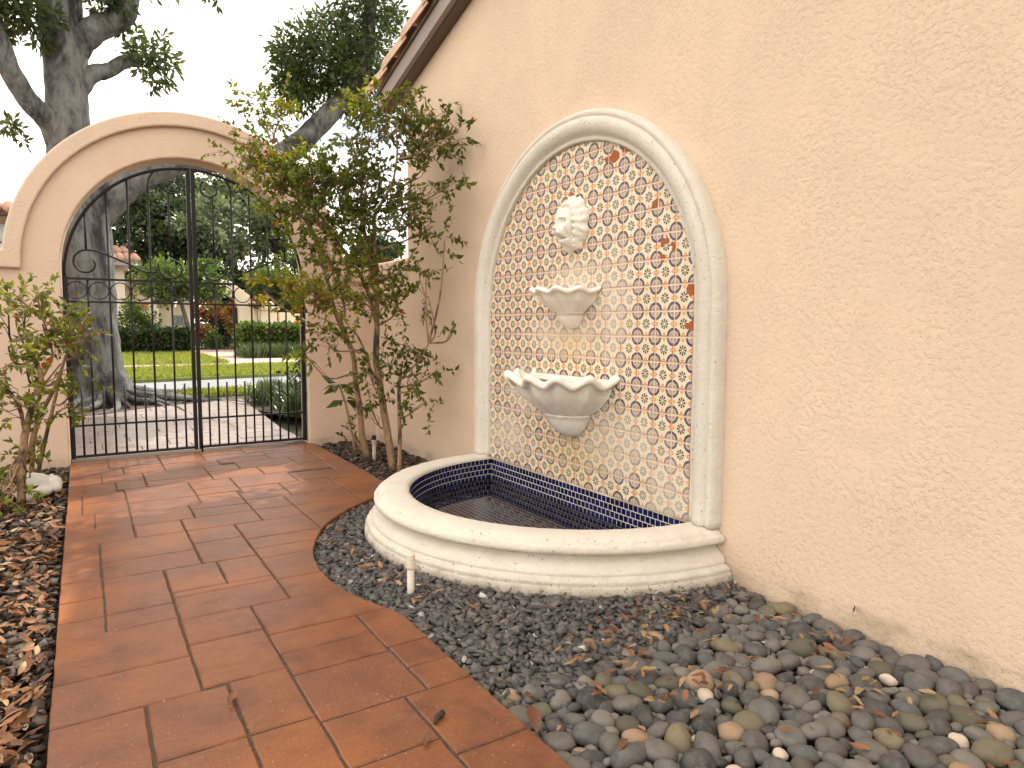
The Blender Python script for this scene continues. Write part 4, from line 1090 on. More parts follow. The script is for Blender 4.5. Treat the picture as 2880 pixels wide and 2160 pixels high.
def drop(x, y, z, L, label, group, rr, pool=None, tilt=.3, lit=False):
    o = bpy.data.objects.new('fallen_leaf', rr.choice(pool or DL)); COL.objects.link(o)
    o.matrix_world = Matrix.Translation((x, y, z)) @ Matrix.Rotation(rr.uniform(0, 6.28), 4, 'Z') @ Matrix.Rotation(rr.gauss(0, tilt), 4, 'X') @ Matrix.Rotation(rr.gauss(0, tilt), 4, 'Y') @ Matrix.Diagonal((L, L, L, 1))
    if lit: LIT.append(o); return o
    return tag(o, label, 'leaf', group)
rl = random.Random(5)
LIT = []
for _ in range(175):
    x, y = rl.uniform(-1.2, -.03), rl.uniform(.6, 1.72)
    if rl.random() < .68:
        c = rl.choice(((-.55, 1.62), (-.30, 1.66), (-.85, 1.45), (-.75, 1.25), (-.2, 1.2), (-.45, .95), (-.12, 1.55))); x, y = rl.gauss(c[0], .10), rl.gauss(c[1], .07)
    if x < -1.2 or x > -.03 or inb(x, y): continue
    drop(x, y, rl.uniform(-.012, .012), rl.uniform(.028, .050), 'dry brown leaf lying on the pebbles below the peach wall', 'fallen leaves on the pebbles', rl)
for _ in range(60):
    a = rl.uniform(.9, 2.6); rad = rl.uniform(1.12, 1.30); x, y = -rad*math.sin(a), FC-rad*math.cos(a)
    if inpoly(x, y, PATH) or inb(x, y) or x > -.05: continue
    drop(x, y, rl.uniform(-.015, -.003), rl.uniform(.03, .055), 'dry brown leaf on the slate chips around the basin', 'fallen leaves around the basin', rl)
LT = DL[:15]+DL[6:18]
for k in range(1300):
    y = 1.5+rl.random()**1.3*3.6; x = -2.245-rl.random()*.65*(.35+.2*y/2)
    drop(x, y, rl.uniform(-.02, .004), rl.uniform(.035, .066), 'dry tan oak leaf in the stone bed left of the path', 'fallen leaves left of the path', rl, LT, .4, lit=k >= 85)
for _ in range(24):
    drop(rl.uniform(-.5, -.04), rl.uniform(3.95, 5.4), rl.uniform(-.01, .0), rl.uniform(.03, .055), 'fallen leaf under the shrub in the corner', 'fallen leaves under the shrub', rl)
drop(-1.83, 1.795, .010, .055, 'single curled brown leaf on the red paving near the camera', None, rl, DL[3:6], .1)
drop(-1.475, 1.375, .012, .05, 'curled dark leaf on the red paving at the bottom edge', None, rl, DL[:3], .3)
drop(-1.99, 4.55, .012, .05, 'yellow leaf lying on the sunlit paving near the gate', None, rl, DL[-2:], .1)
drop(-1.225, 1.30, .02, .09, 'large curled brown leaf at the path edge beside the pebbles', None, rl, DL[:3], .4)
drop(-.02, 1.21, .055, .05, 'small brown leaf leaning against the peach wall above the pebbles', None, rl, DL[3:6], .9)
V = []; F = []; A = []; n0 = 0
for o in LIT:
    me = o.data; co = np.empty(len(me.vertices)*3, np.float32); me.vertices.foreach_get('co', co); fi = np.empty(len(me.polygons)*4, np.int32); me.polygons.foreach_get('vertices', fi)
    av = np.empty(len(me.vertices), np.float32); me.attributes['v'].data.foreach_get('value', av); m_ = np.array(o.matrix_basis)
    V.append(co.reshape(-1, 3) @ m_[:3, :3].T+m_[:3, 3]); F.append(fi.reshape(-1, 4)+n0); A.append(av); n0 += len(av); bpy.data.objects.remove(o)
tag(mk('leaf_litter', np.concatenate(V), np.concatenate(F), M['dead_leaf'], None, True, np.concatenate(A)), 'scattered dry leaf litter over the stone bed left of the path', 'leaves', kind='stuff')
tw = MB(); tw.tube([(-1.43, 1.43, .006), (-1.415, 1.445, .010), (-1.395, 1.455, .010)], [.004, .007, .009], 6); tag(tw.build('seed_pod', M['soil'], None, True), 'small dark seed pod lying on the joint between two slabs', 'seed pod')

# ================================================================== SHRUBS
WALLX = -0.17
def put(x, y, Y):
    """photo point to a point about Y away, kept in front of the house wall"""
    p = at(x, y, Y); w = atx(x, y, WALLX)
    if p[0] > WALLX: p = w
    return p
def shrub(name, label, stems, blobs, leaf, size, lmat, seed, base, group=None, berries=0, extra=None):
    r = np.random.default_rng(seed); rr = random.Random(seed)
    e = empty(name, base, label, 'shrub', group)
    nodes = []
    for pts, rad in stems:
        P = smoothpath(pts, 5); R = np.interp(np.linspace(0, 1, len(P)), np.linspace(0, 1, len(rad)), rad)
        mb = MB(); mb.tube(P, list(R), 9, True, .12); mb.build('stem', M['stem'], e, True)
        nodes += [np.array(p) for p in P[len(P)//4:]]
    nodes = np.array(nodes); br = MB(); PP = []; DD = []; VV = []; SS = []
    for c, rad, n, tone in blobs:
        c = np.array(c); rad = np.array(rad)
        j = int(np.argmin(np.linalg.norm((nodes-c)*np.array([1, 1, .7]), axis=1)+np.maximum(0, nodes[:, 2]-c[2]+.1)*1.5))
        s = nodes[j]; m = (s+c)/2+np.array([0, 0, -.04])+r.normal(size=3)*.03
        bp = smoothpath([s, m, c], 4); br.tube(bp, list(np.linspace(.0085, .004, len(bp))), 5, False)
        nt = max(2, n//11)
        for t in range(nt):
            d = unit(1, r)[0]; p0 = c+d*rad*(r.random()**.5)*.85
            k = bp[rr.randrange(len(bp)//2, len(bp))]
            if rr.random() < .55: br.tube([k, (k+p0)/2+r.normal(size=3)*.02, p0], [.0035, .0025, .002], 4, False)
            dv = (p0-c); dv = dv/(np.linalg.norm(dv)+1e-6)*.7+unit(1, r)[0]*.7; dv[2] += .1; dv /= np.linalg.norm(dv); ln = rr.uniform(.08, .17)
            p1 = p0+dv*ln*.5; p2 = p0+dv*ln+np.array([0, 0, -.02]); br.tube([p0, p1, p2], [.0022, .0018, .001], 3, False)
            m_ = n//nt; ts = (np.arange(m_)+r.random(m_)*.6)/m_
            q = p0+(p2-p0)*ts[:, None]; dd = dv*.6+unit(m_, r)*.9; dd[:, 2] -= .12
            PP.append(q); DD.append(dd); SS.append(size*r.uniform(.6, 1.25, m_)); VV.append(np.where(r.random(m_) < .012, 1.0, np.clip(tone+r.normal(0, .16, m_), 0, .95)))
    b = br.build('branches', M['stem'], e); b['kind'] = 'stuff'
    P = np.concatenate(PP); keep = P[:, 0] < -.015; Dv = np.concatenate(DD); S = np.concatenate(SS); Vv = np.concatenate(VV)
    V, F, a = leaf_arrays(P[keep], Dv[keep], S[keep], .52, .3, Vv[keep], r)
    V[:, 0] = np.minimum(V[:, 0], -.004)
    o = mk('foliage', V, F, lmat, e, False, a); o['kind'] = 'stuff'
    for k in range(berries):
        i = rr.randrange(len(P)); q = P[i]
        if q[0] > -.03: continue
        bm = bmesh.new(); bmesh.ops.create_icosphere(bm, subdivisions=2, radius=.0075, matrix=Matrix.Translation(q)); me = bpy.data.meshes.new('berry'); bm.to_mesh(me); bm.free()
        me.polygons.foreach_set('use_smooth', np.ones(len(me.polygons), dtype=bool)); link('berry', me, e, None, M['berry'])
    return e
# big multi-stemmed shrub in the corner: (photo x, y, distance)
def pl(L): return [put(*q) for q in L]
def z1(x, y): return ((850+x/3.317)/D_, (850+y/3.317)/D_)
def z5(x, y): return ((600+x/2.37)/D_, (200+y/2.37)/D_)
def cs(f, L, Y0, Y1): return [put(*f(*q), Y0+(Y1-Y0)*i/(len(L)-1)) for i, q in enumerate(L)]
st = []
b1 = cs(z1, [(850, 1560), (800, 1250), (760, 1000), (722, 750), (692, 550), (690, 400), (700, 220)], 4.33, 4.36); st.append((b1, [.028, .025, .023, .021, .018]))
b2 = cs(z1, [(610, 1460), (562, 1250), (540, 1000), (500, 750), (478, 500), (420, 350), (330, 150), (280, 0)], 4.62, 4.5); st.append((b2, [.024, .021, .019, .016, .013]))
b3 = cs(z1, [(905, 1590), (912, 1300), (905, 1000), (905, 750), (935, 550)], 4.22, 4.3); st.append((b3, [.016, .014, .012, .007]))
b4 = cs(z1, [(620, 1460), (470, 1240), (430, 1050), (390, 900), (340, 760)], 4.62, 4.75); st.append((b4, [.014, .010, .008, .005]))
b5 = [b1[-1]]+cs(z5, [(1085, 1480), (1040, 1260), (1010, 1080), (985, 930), (990, 700), (990, 560)], 4.36, 4.45); st.append((b5, [.017, .014, .011, .008, .005]))
b6 = [b1[-1]]+cs(z5, [(1090, 1400), (1082, 1200), (1072, 990), (1130, 860), (1195, 740), (1225, 550), (1220, 400)], 4.36, 4.1); st.append((b6, [.015, .013, .010, .007, .004]))
b7 = [b1[-1]]+cs(z5, [(1040, 1500), (950, 1300), (850, 1170), (770, 1050), (700, 940), (600, 800), (480, 640)], 4.36, 4.7); st.append((b7, [.014, .012, .010, .007, .004]))
b8 = [b2[-1]]+cs(z5, [(770, 1430), (700, 1200), (640, 1000), (560, 820), (420, 450)], 4.5, 4.9); st.append((b8, [.015, .012, .009, .006]))
b9 = [b1[3]]+cs(z1, [(650, 650), (560, 400), (470, 260), (300, 200), (40, 90)], 4.4, 4.5); st.append((b9, [.009, .008, .006, .003]))
b10 = [b3[3]]+cs(z1, [(990, 640), (1100, 540), (1180, 380)], 4.25, 3.95); st.append((b10, [.006, .005, .003]))
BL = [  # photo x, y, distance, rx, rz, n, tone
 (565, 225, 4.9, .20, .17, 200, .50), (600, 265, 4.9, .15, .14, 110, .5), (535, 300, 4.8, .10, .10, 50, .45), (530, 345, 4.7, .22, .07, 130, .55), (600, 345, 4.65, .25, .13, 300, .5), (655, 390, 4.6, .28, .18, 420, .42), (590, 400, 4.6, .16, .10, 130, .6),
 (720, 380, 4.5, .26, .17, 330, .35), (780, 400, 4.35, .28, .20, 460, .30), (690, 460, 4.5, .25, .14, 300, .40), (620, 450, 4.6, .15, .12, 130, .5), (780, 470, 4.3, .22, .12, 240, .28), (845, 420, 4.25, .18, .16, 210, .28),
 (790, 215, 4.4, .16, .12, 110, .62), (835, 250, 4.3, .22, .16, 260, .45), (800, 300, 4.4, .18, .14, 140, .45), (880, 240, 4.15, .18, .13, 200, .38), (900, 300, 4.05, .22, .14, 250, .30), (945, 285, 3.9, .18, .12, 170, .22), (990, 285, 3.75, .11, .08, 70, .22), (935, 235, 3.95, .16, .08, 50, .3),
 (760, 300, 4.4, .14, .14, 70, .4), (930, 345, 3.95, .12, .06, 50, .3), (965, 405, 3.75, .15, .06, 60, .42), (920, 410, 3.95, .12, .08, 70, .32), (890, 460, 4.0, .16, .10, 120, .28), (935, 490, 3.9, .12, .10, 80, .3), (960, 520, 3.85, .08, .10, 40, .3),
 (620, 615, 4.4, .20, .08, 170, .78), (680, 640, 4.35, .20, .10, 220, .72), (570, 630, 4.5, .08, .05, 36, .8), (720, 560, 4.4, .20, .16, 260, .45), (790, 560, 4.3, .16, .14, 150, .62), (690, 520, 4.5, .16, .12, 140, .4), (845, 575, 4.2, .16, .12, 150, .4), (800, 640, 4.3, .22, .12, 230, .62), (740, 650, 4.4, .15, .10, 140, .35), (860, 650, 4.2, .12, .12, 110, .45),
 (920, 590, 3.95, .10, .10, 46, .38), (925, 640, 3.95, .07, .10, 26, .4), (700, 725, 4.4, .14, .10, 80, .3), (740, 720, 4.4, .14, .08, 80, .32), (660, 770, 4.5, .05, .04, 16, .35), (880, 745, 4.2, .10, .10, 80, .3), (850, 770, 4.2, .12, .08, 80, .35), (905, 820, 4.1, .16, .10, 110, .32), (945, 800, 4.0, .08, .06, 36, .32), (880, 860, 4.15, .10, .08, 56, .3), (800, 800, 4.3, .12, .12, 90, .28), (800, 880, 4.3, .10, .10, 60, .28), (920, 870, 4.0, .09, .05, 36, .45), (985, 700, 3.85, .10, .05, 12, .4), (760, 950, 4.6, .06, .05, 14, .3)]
blobs = []
for x, y, Y, rx, rz, n, tone in BL:
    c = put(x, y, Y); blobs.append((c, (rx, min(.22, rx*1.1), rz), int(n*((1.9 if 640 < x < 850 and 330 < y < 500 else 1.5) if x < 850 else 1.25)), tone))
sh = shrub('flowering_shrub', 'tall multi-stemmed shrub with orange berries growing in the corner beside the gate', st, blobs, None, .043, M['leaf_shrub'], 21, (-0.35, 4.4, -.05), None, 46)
# broad young leaves low on the thin left stem: each one a part
r_ = random.Random(9); tip = b4[-1]
for k in range(16):
    a = r_.uniform(0, 6.28); o0 = Vector(b4[-1])*(1) if k < 9 else Vector(b4[-2]); d = Vector((math.cos(a), math.sin(a)*.5, r_.uniform(-.5, .4))).normalized()
    V, F, at_ = leaf_arrays(np.array([list(o0+d*.02)]), np.array([list(d)]), np.array([r_.uniform(.10, .15)]), .42, .3, np.array([.12]), np.random.default_rng(k), .25)
    mk('leaf', V, F, M['leaf_shrub'], sh, False, at_)
# left shrub
def z7(x, y): return ((x/2.5125)/D_, (760+y/2.5136)/D_)
st = []
a1 = cs(z7, [(150, 1640), (150, 1450), (165, 1250), (190, 1100), (250, 900), (290, 760), (240, 620), (180, 430)], 4.45, 4.6); st.append((a1, [.022, .020, .018, .014, .008]))
a2 = cs(z7, [(220, 1480), (235, 1200), (300, 1000), (400, 800), (470, 600), (560, 420)], 4.7, 4.7); st.append((a2, [.015, .013, .011, .008, .004]))
a3 = cs(z7, [(270, 1420), (330, 1150), (390, 900), (440, 680), (480, 560)], 4.8, 4.9); st.append((a3, [.012, .011, .009, .005]))
a4 = [a1[5]]+cs(z7, [(330, 700), (370, 580), (280, 260), (270, 170)], 4.6, 4.5); st.append((a4, [.009, .007, .005, .003]))
a5 = [a1[3]]+cs(z7, [(170, 1080), (100, 900), (20, 800)], 4.5, 4.3); st.append((a5, [.010, .008, .005]))
BL2 = [(90, 160, 4.5, .22, .04, 130), (300, 150, 4.5, .10, .05, 60), (60, 320, 4.5, .22, .08, 150), (180, 290, 4.5, .16, .09, 130), (300, 380, 4.6, .16, .12, 170), (450, 430, 4.7, .20, .14, 300), (560, 400, 4.7, .12, .12, 150), (520, 530, 4.7, .16, .07, 130), (640, 300, 4.75, .07, .06, 40), (60, 540, 4.5, .20, .08, 130), (200, 500, 4.5, .14, .10, 90), (280, 470, 4.6, .12, .08, 80), (40, 660, 4.4, .2, .06, 80), (190, 695, 4.5, .08, .05, 36), (40, 850, 4.35, .20, .10, 130), (130, 940, 4.4, .16, .09, 110), (300, 850, 4.6, .10, .08, 60), (430, 660, 4.75, .10, .06, 50), (560, 820, 4.75, .14, .05, 60), (500, 960, 4.75, .12, .06, 60), (340, 990, 4.7, .1, .06, 50), (150, 1050, 4.45, .14, .05, 50), (230, 1120, 4.6, .10, .08, 60), (280, 1220, 4.7, .09, .08, 60), (210, 1320, 4.6, .10, .08, 70), (40, 1490, 4.5, .14, .08, 150), (80, 1560, 4.4, .13, .08, 150), (20, 1570, 4.3, .16, .08, 150)]
blobs = [(put(*z7(x, y), Y), (rx*.8, min(.2, rx), rz), int(n*.65) if y < 1400 else int(n*.55), .50 if y < 1400 else .4) for x, y, Y, rx, rz, n in BL2]
shrub('left_shrub', 'loose green shrub with thin stems in front of the left gate wall', st, blobs, None, .042, M['leaf_shrub'], 33, (-2.45, 4.55, -.05))

# ================================================================== OAK BEHIND THE GATE
oak = empty('oak_tree', (-2.1, 10.0, 0), 'large lichen-grey oak with spreading roots directly behind the gate arch', 'tree')
OY = 10.0
def limb(L, Y0=OY, Y1=OY):
    P = []; R = []
    for i, (x, y, w) in enumerate(L):
        Y = Y0+(Y1-Y0)*i/max(1, len(L)-1); p = at(x, y, Y); dpt = (p-CAM) @ AF; P.append(p); R.append(w*.5*dpt*D_/FPX)
    Q = smoothpath(P, 6); return Q, list(np.interp(np.linspace(0, 1, len(Q)), np.linspace(0, 1, len(R)), R))
mb = MB(); q, r0 = limb([(203, 878, 230), (200, 845, 165), (193, 800, 132), (188, 720, 118), (184, 620, 112), (176, 500, 112), (158, 390, 98), (149, 290, 84), (141, 150, 82), (128, 20, 88), (118, -120, 78), (112, -330, 60)])
mb.tube(q, r0, 26, True, .10); trunk = mb.build('trunk', M['bark'], oak, True)
for L, Y1 in (([(140, 320, 60), (105, 262, 46), (60, 215, 42), (22, 152, 42), (-6, 80, 40), (-50, 0, 36), (-140, -120, 26)], 9.3),
              ([(150, 110, 70), (190, 72, 56), (232, 52, 50), (266, 36, 46), (280, -10, 42), (288, -90, 36), (330, -220, 26)], 9.6),
              ([(165, 190, 50), (198, 160, 36), (235, 152, 30), (266, 134, 28), (292, 133, 24), (303, 137, 18)], 10.2),
              ([(175, 500, 90), (240, 425, 74), (310, 372, 66), (400, 345, 60), (500, 345, 56), (585, 345, 50), (640, 315, 48), (695, 262, 44), (748, 205, 40), (790, 130, 34), (800, 20, 26), (830, -90, 18)], 9.6)):
    mb = MB(); q, r0 = limb(L, OY, Y1); mb.tube(q, r0, 16, True, .12); mb.build('limb', M['bark'], oak, True)
rr = random.Random(4)
for k in range(22):
    a = rr.uniform(-2.9, -.1) if k < 18 else rr.uniform(0, 1.0); c = np.array([-2.02, 9.98, .0]); L = rr.uniform(.7, 1.9); pts = []
    w0 = rr.uniform(.03, .075); ph = rr.uniform(0, 6)
    for i in range(8):
        t = i/7; d = .30+L*t; aa_ = a+.35*math.sin(2.2*t+ph); pts.append((c[0]+d*math.cos(aa_), min(c[1]+d*math.sin(aa_), 10.4), max(-.03, .16*(1-t)**2.2+.02*math.sin(6*t+ph)-.02*t)))
    mb = MB(); mb.tube(smoothpath(pts, 3), list(np.linspace(w0, .010, 22)), 7, True, .25); mb.build('root', M['bark'], oak, True)
def bl(L, depth=1.0):
    out = []
    for x, y, Y, rx, rz, n in L:
        p = at(x, y, Y); k = ((p-CAM) @ AF)*D_/FPX; out.append((p, (rx*k, min(rx, rz)*k*depth+.15, rz*k), n))
    return out
foliage('crown', bl([(690, 150, 9.9, 95, 75, 2600), (640, 115, 9.9, 45, 70, 700), (790, 130, 9.8, 70, 90, 2200), (720, 60, 9.8, 60, 50, 700), (800, 30, 9.7, 60, 60, 800), (640, 200, 10, 40, 45, 400), (740, 210, 9.9, 60, 30, 500),
                  (330, 125, 10.2, 48, 42, 420), (345, 160, 10.2, 32, 26, 170), (300, 95, 10.2, 25, 25, 90), (318, 185, 10.2, 16, 12, 34), (40, 20, 9.6, 70, 35, 620), (60, 65, 9.6, 40, 26, 200), (20, 60, 9.6, 30, 20, 100), (215, 5, 9.8, 45, 22, 300), (270, 20, 9.8, 20, 40, 160), (20, 270, 9.7, 22, 16, 70), (45, 300, 9.7, 14, 12, 30),
                  (745, 5, 9.8, 30, 30, 160), (460, -8, 9.7, 20, 14, 36), (880, 60, 9.8, 20, 30, 80), (150, -180, 10, 260, 110, 2600), (-200, -120, 9.6, 200, 120, 1600), (500, -230, 10, 220, 90, 1800), (840, -150, 9.8, 120, 80, 1200), (300, -420, 10, 400, 120, 2600)]), .105, M['leaf_oak'], oak, .36)

# ================================================================== PLANTS OUTSIDE THE GATE
def clump(name, x, y, n, h, spread, mat, label, seed, z=-.02, group=None):
    r = np.random.default_rng(seed); P = np.stack([x+r.normal(0, spread*.35, n), y+r.normal(0, spread*.35, n), np.full(n, z)], 1)
    d = r.normal(size=(n, 3)); d[:, 2] = 1.6+r.random(n)*1.2; d /= np.linalg.norm(d, axis=1, keepdims=True); out = d.copy(); out[:, 2] = -.5; L = h*(.6+.8*r.random(n))[:, None]
    S = np.cross(d, [0, 0, 1.0]); S /= np.linalg.norm(S, axis=1, keepdims=True)+1e-6; w = .006
    p1 = P+d*L*.55; p2 = p1+(d*.5+out*.35)*L*.5
    V = np.stack([P-S*w, P+S*w, p1+S*w, p1-S*w, p2], 1).reshape(-1, 3); i = np.arange(n)[:, None]*5
    T_ = np.concatenate([i+[[0, 1, 2]], i+[[0, 2, 3]], i+[[3, 2, 4]]])
    e = empty(name, (x, y, z), label, 'plant', group); mk('blades', V, T_, mat, e, False, np.repeat(r.random(n), 5))['kind'] = 'stuff'
    return e
for i, (x, y, h) in enumerate(((-.06, 7.55, .40), (.05, 8.25, .42), (-.12, 8.9, .40), (.30, 7.9, .42))):
    clump('grass_clump', x, y, 520, h, .30, M['liriope'], ['strap-leaved grass clump nearest the gate right of the entrance walk', 'strap-leaved grass clump behind the nearest one right of the walk', 'strap-leaved grass clump at the far corner of the entrance walk', 'strap-leaved grass clump farthest from the walk edge'][i], 50+i, group='grass clumps right of the entrance walk')
clump('pale_grass_clump', -2.62, 6.55, 300, .42, .25, M['liriope'], 'pale arching grass clump outside the gate beside the left jamb', 60)
def bush(name, x, y, z, r, n, mat, size, label, seed, group=None, stems=5, cat='shrub'):
    e = empty(name, (x, y, -.02), label, cat, group); rg = np.random.default_rng(seed); rr = random.Random(seed)
    for k in range(stems):
        a = rr.uniform(0, 6.28); mb = MB(); mb.tube([(x+.05*math.cos(a), y+.05*math.sin(a), -.05), (x+.4*r[0]*math.cos(a), y+.4*r[1]*math.sin(a), z*.7), (x+.7*r[0]*math.cos(a), y+.7*r[1]*math.sin(a), z+r[2]*.4)], [.018, .012, .005], 6); mb.build('stem', M['bark_far'], e, True)
    foliage('foliage', [((x, y, z), r, n)], size, mat, e, .5, rg)
    return e
bush('low_shrub', .22, 7.0, .32, (.42, .45, .32), 1500, M['leaf_dark'], .065, 'dark leafy shrub just outside the right gate jamb', 71)
bush('low_shrub', .42, 8.3, .40, (.40, .5, .40), 1300, M['leaf_dark'], .07, 'leafy green shrub behind the first one outside the right gate jamb', 72)
# hedges across the road
def hedge(name, x0, x1, y0, y1, z1_, mat, label, seed, n):
    e = empty(name, ((x0+x1)/2, y0, 0), label, 'hedge', 'clipped hedges across the road'); r = np.random.default_rng(seed)
    mb = MB(); mb.box(x0+.15, x1-.15, y0+.15, y1-.15, -.02, z1_-.15); mb.build('hedge_core', M['leaf_dark'], e)
    face = r.random(n); P = np.stack([r.uniform(x0, x1, n), r.uniform(y0, y1, n), r.uniform(.02, z1_, n)], 1)
    k = face < .5; P[k, 1] = y0+r.normal(0, .05, k.sum()); k = (face >= .5) & (face < .8); P[k, 2] = z1_+r.normal(0, .05, k.sum()); k = face > .9; P[k, 0] = np.where(r.random(k.sum()) < .5, x0, x1)+r.normal(0, .05, k.sum())
    d = unit(n, r); d[:, 1] -= .4; d[:, 2] += .4
    V, F, a = diamond_arrays(P, d, .13*(.6+.8*r.random(n)), .6, None, r); mk('foliage', V, F, mat, e, False, a)['kind'] = 'stuff'
hL = at(255, 758, 26.5)[0]; hR = at(411, 758, 26.3)[0]
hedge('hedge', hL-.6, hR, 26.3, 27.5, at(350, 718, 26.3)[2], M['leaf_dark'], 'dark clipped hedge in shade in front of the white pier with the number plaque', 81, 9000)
h2 = at(531, 745, 22.3)[0]
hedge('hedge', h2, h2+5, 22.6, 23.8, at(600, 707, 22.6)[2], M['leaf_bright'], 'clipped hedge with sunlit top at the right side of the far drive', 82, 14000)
for i in range(5):
    x = at(545+i*28, 770, 21.7)[0]; clump('liriope_clump', x, 21.8+.1*(i % 2), 420, .55, .55, M['liriope'], 'grassy clump at the foot of the sunlit hedge, number %s from the drive' % ('one', 'two', 'three', 'four', 'five')[i], 90+i, 0, 'grassy clumps along the far hedge')
# ================================================================== FAR GARDEN WALL WITH ARCH
FY = 28.4
fw = empty('far_gate_wall', (2.2, FY, 0), 'white garden wall with arched entrance and number plaque across the road', 'wall')
X = lambda px, py=700: at(px, py, FY)[0]
Z = lambda py, px=450: at(px, py, FY)[2]
xa, xb, xl, xr = X(411), X(517), X(344), X(557)
cx_ = (xa+xb)/2; ro_ = (xb-xa)/2; zs_ = Z(672)
mbp = [(xl, -.05), (xa, -.05), (xa, zs_)]+[(cx_-ro_*math.cos(PI*i/24), zs_+.85*ro_*math.sin(PI*i/24)) for i in range(1, 24)]+[(xb, zs_), (xb, -.05), (xr, -.05), (xr, Z(655)), (xb+.5, Z(640)), (cx_+ro_*.7, Z(606)), (cx_, Z(600)), (cx_-ro_*.7, Z(606)), (xa-.35, Z(640)), (xa-.45, Z(664)), (xl, Z(664))]
extrude_poly('wall', mbp, FY, FY+.35, 'y', M['stucco_far'], fw, .03)
mb = MB(); mb.box(xl-.08, xa-.5, FY-.08, FY+.43, Z(664)+.004, Z(658)); bevel(mb.build('coping', M['stucco_far'], fw), .02)
mb = MB(); mb.box(xr+.004, X(597), FY-.15, FY+.5, -.05, Z(668)); mb.build('pier', M['stucco_far'], fw)
mb = MB(); mb.box(xr-.15, X(602), FY-.26, FY+.6, Z(668)+.004, Z(660)); bevel(mb.build('coping', M['stucco_far'], fw), .03)
mb = MB(); mb.box(xr+.05, X(592), FY-.12, FY+.48, Z(660)+.004, Z(648)); bevel(mb.build('pier_cap', M['stucco_far'], fw), .06, 3)
mb = MB(); mb.box(X(598)+.1, X(598)+9, FY-.05, FY+.2, -.05, Z(672)); mb.build('side_wall', M['stucco_far'], fw)
px0, px1, pz0, pz1 = X(374), X(402), Z(704), Z(682)
mb = MB(); mb.box(px0, px1, FY-.05, FY-.004, pz0, pz1); plq = bevel(mb.build('number_plaque', M['plaque'], fw), .015)
cu = bpy.data.curves.new('numbers', 'FONT'); cu.body = '212'; cu.size = (pz1-pz0)*.78; cu.align_x = 'CENTER'; cu.align_y = 'CENTER'; cu.extrude = .008
to = bpy.data.objects.new('numbers', cu); COL.objects.link(to); dg = bpy.context.evaluated_depsgraph_get(); me = bpy.data.meshes.new_from_object(to.evaluated_get(dg)); bpy.data.objects.remove(to)
R4 = Matrix.Translation(((px0+px1)/2, FY-.062, (pz0+pz1)/2)) @ Matrix.Rotation(PI/2, 4, 'X'); me.transform(R4)
link('numbers', me, plq, None, M['plaque_num'])
mb = MB(); fr = .02
for a, b, c, d in ((px0+.02, px1-.02, pz0+.02, pz0+.045), (px0+.02, px1-.02, pz1-.045, pz1-.02)): mb.box(a, b, FY-.06, FY-.051, c, d)
mb.build('plaque_border', M['plaque_num'], plq)
for sx_ in (px0+.075, px1-.075):
    mb = MB(); zc_ = (pz0+pz1)/2; mb.add([(sx_-.04, FY-.058, zc_), (sx_, FY-.058, zc_-.075), (sx_+.04, FY-.058, zc_), (sx_, FY-.058, zc_+.075), (sx_, FY-.048, zc_)], [(0, 1, 2, 3), (0, 4, 1), (1, 4, 2), (2, 4, 3), (3, 4, 0)]); mb.build('plaque_ornament', M['plaque_num'], plq)
fg = empty('far_iron_gate', (xa, FY, 0), 'dark iron gate standing open inside the far white archway', 'gate')
for k in range(11):
    x = xa+.06+(xb-xa-.12)*k/10; mb = MB(); mb.tube([(x, FY+.2, .03), (x, FY+.2, .45 if k % 2 else .36)], .012, 5); mb.build('bar', M['iron'], fg)
for z in (.05, .30):
    mb = MB(); mb.box(xa+.03, xb-.03, FY+.185, FY+.215, z, z+.03); mb.build('rail', M['iron'], fg)
for x in (xa+.03, xb-.05):
    mb = MB(); mb.box(x-.03, x+.03, FY+.3, FY+.9, .03, 1.7); mb.build('leaf_panel', M['iron'], fg)
# croton and bougainvillea seen through the archway
def fb(name, px, py, Y, rx, rz, n, mat, size, label, seed, cat='shrub', group=None):
    p = at(px, py, Y); k = ((p-CAM) @ AF)*D_/FPX
    return bush(name, p[0], p[1], p[2], (rx*k, rx*k*.7, rz*k), n, mat, size, label, seed, group, 3, cat)
fb('croton', 440, 722, 31, 22, 22, 700, M['leaf_red'], .16, 'red croton low on the left inside the far archway', 101)
fb('croton', 462, 675, 33, 42, 18, 1300, M['leaf_red'], .18, 'orange and red flowering bush across the top of the far archway', 102)
fb('croton', 505, 690, 31.5, 18, 28, 700, M['leaf_red'], .16, 'red leaved bush at the right inside the far archway', 103)
fb('green_bush', 470, 715, 33, 40, 30, 1300, M['leaf_dark'], .18, 'dark green bush filling the far archway', 104)
fb('green_bush', 462, 735, 30.5, 16, 16, 500, M['leaf_bright'], .14, 'small yellow green bush low in the far archway', 105)
fb('bougainvillea', 556, 655, 28.0, 12, 10, 260, M['leaf_red'], .12, 'orange flower cluster on top of the right white pier', 106)
fb('variegated_bush', 292, 685, 28.2, 38, 40, 1500, M['leaf_bright'], .14, 'loose yellow green bush behind the left dark hedge', 107)
fb('variegated_bush', 322, 712, 27.9, 18, 12, 600, M['leaf_bright'], .12, 'pale low bush between dark hedge and white pier', 108)
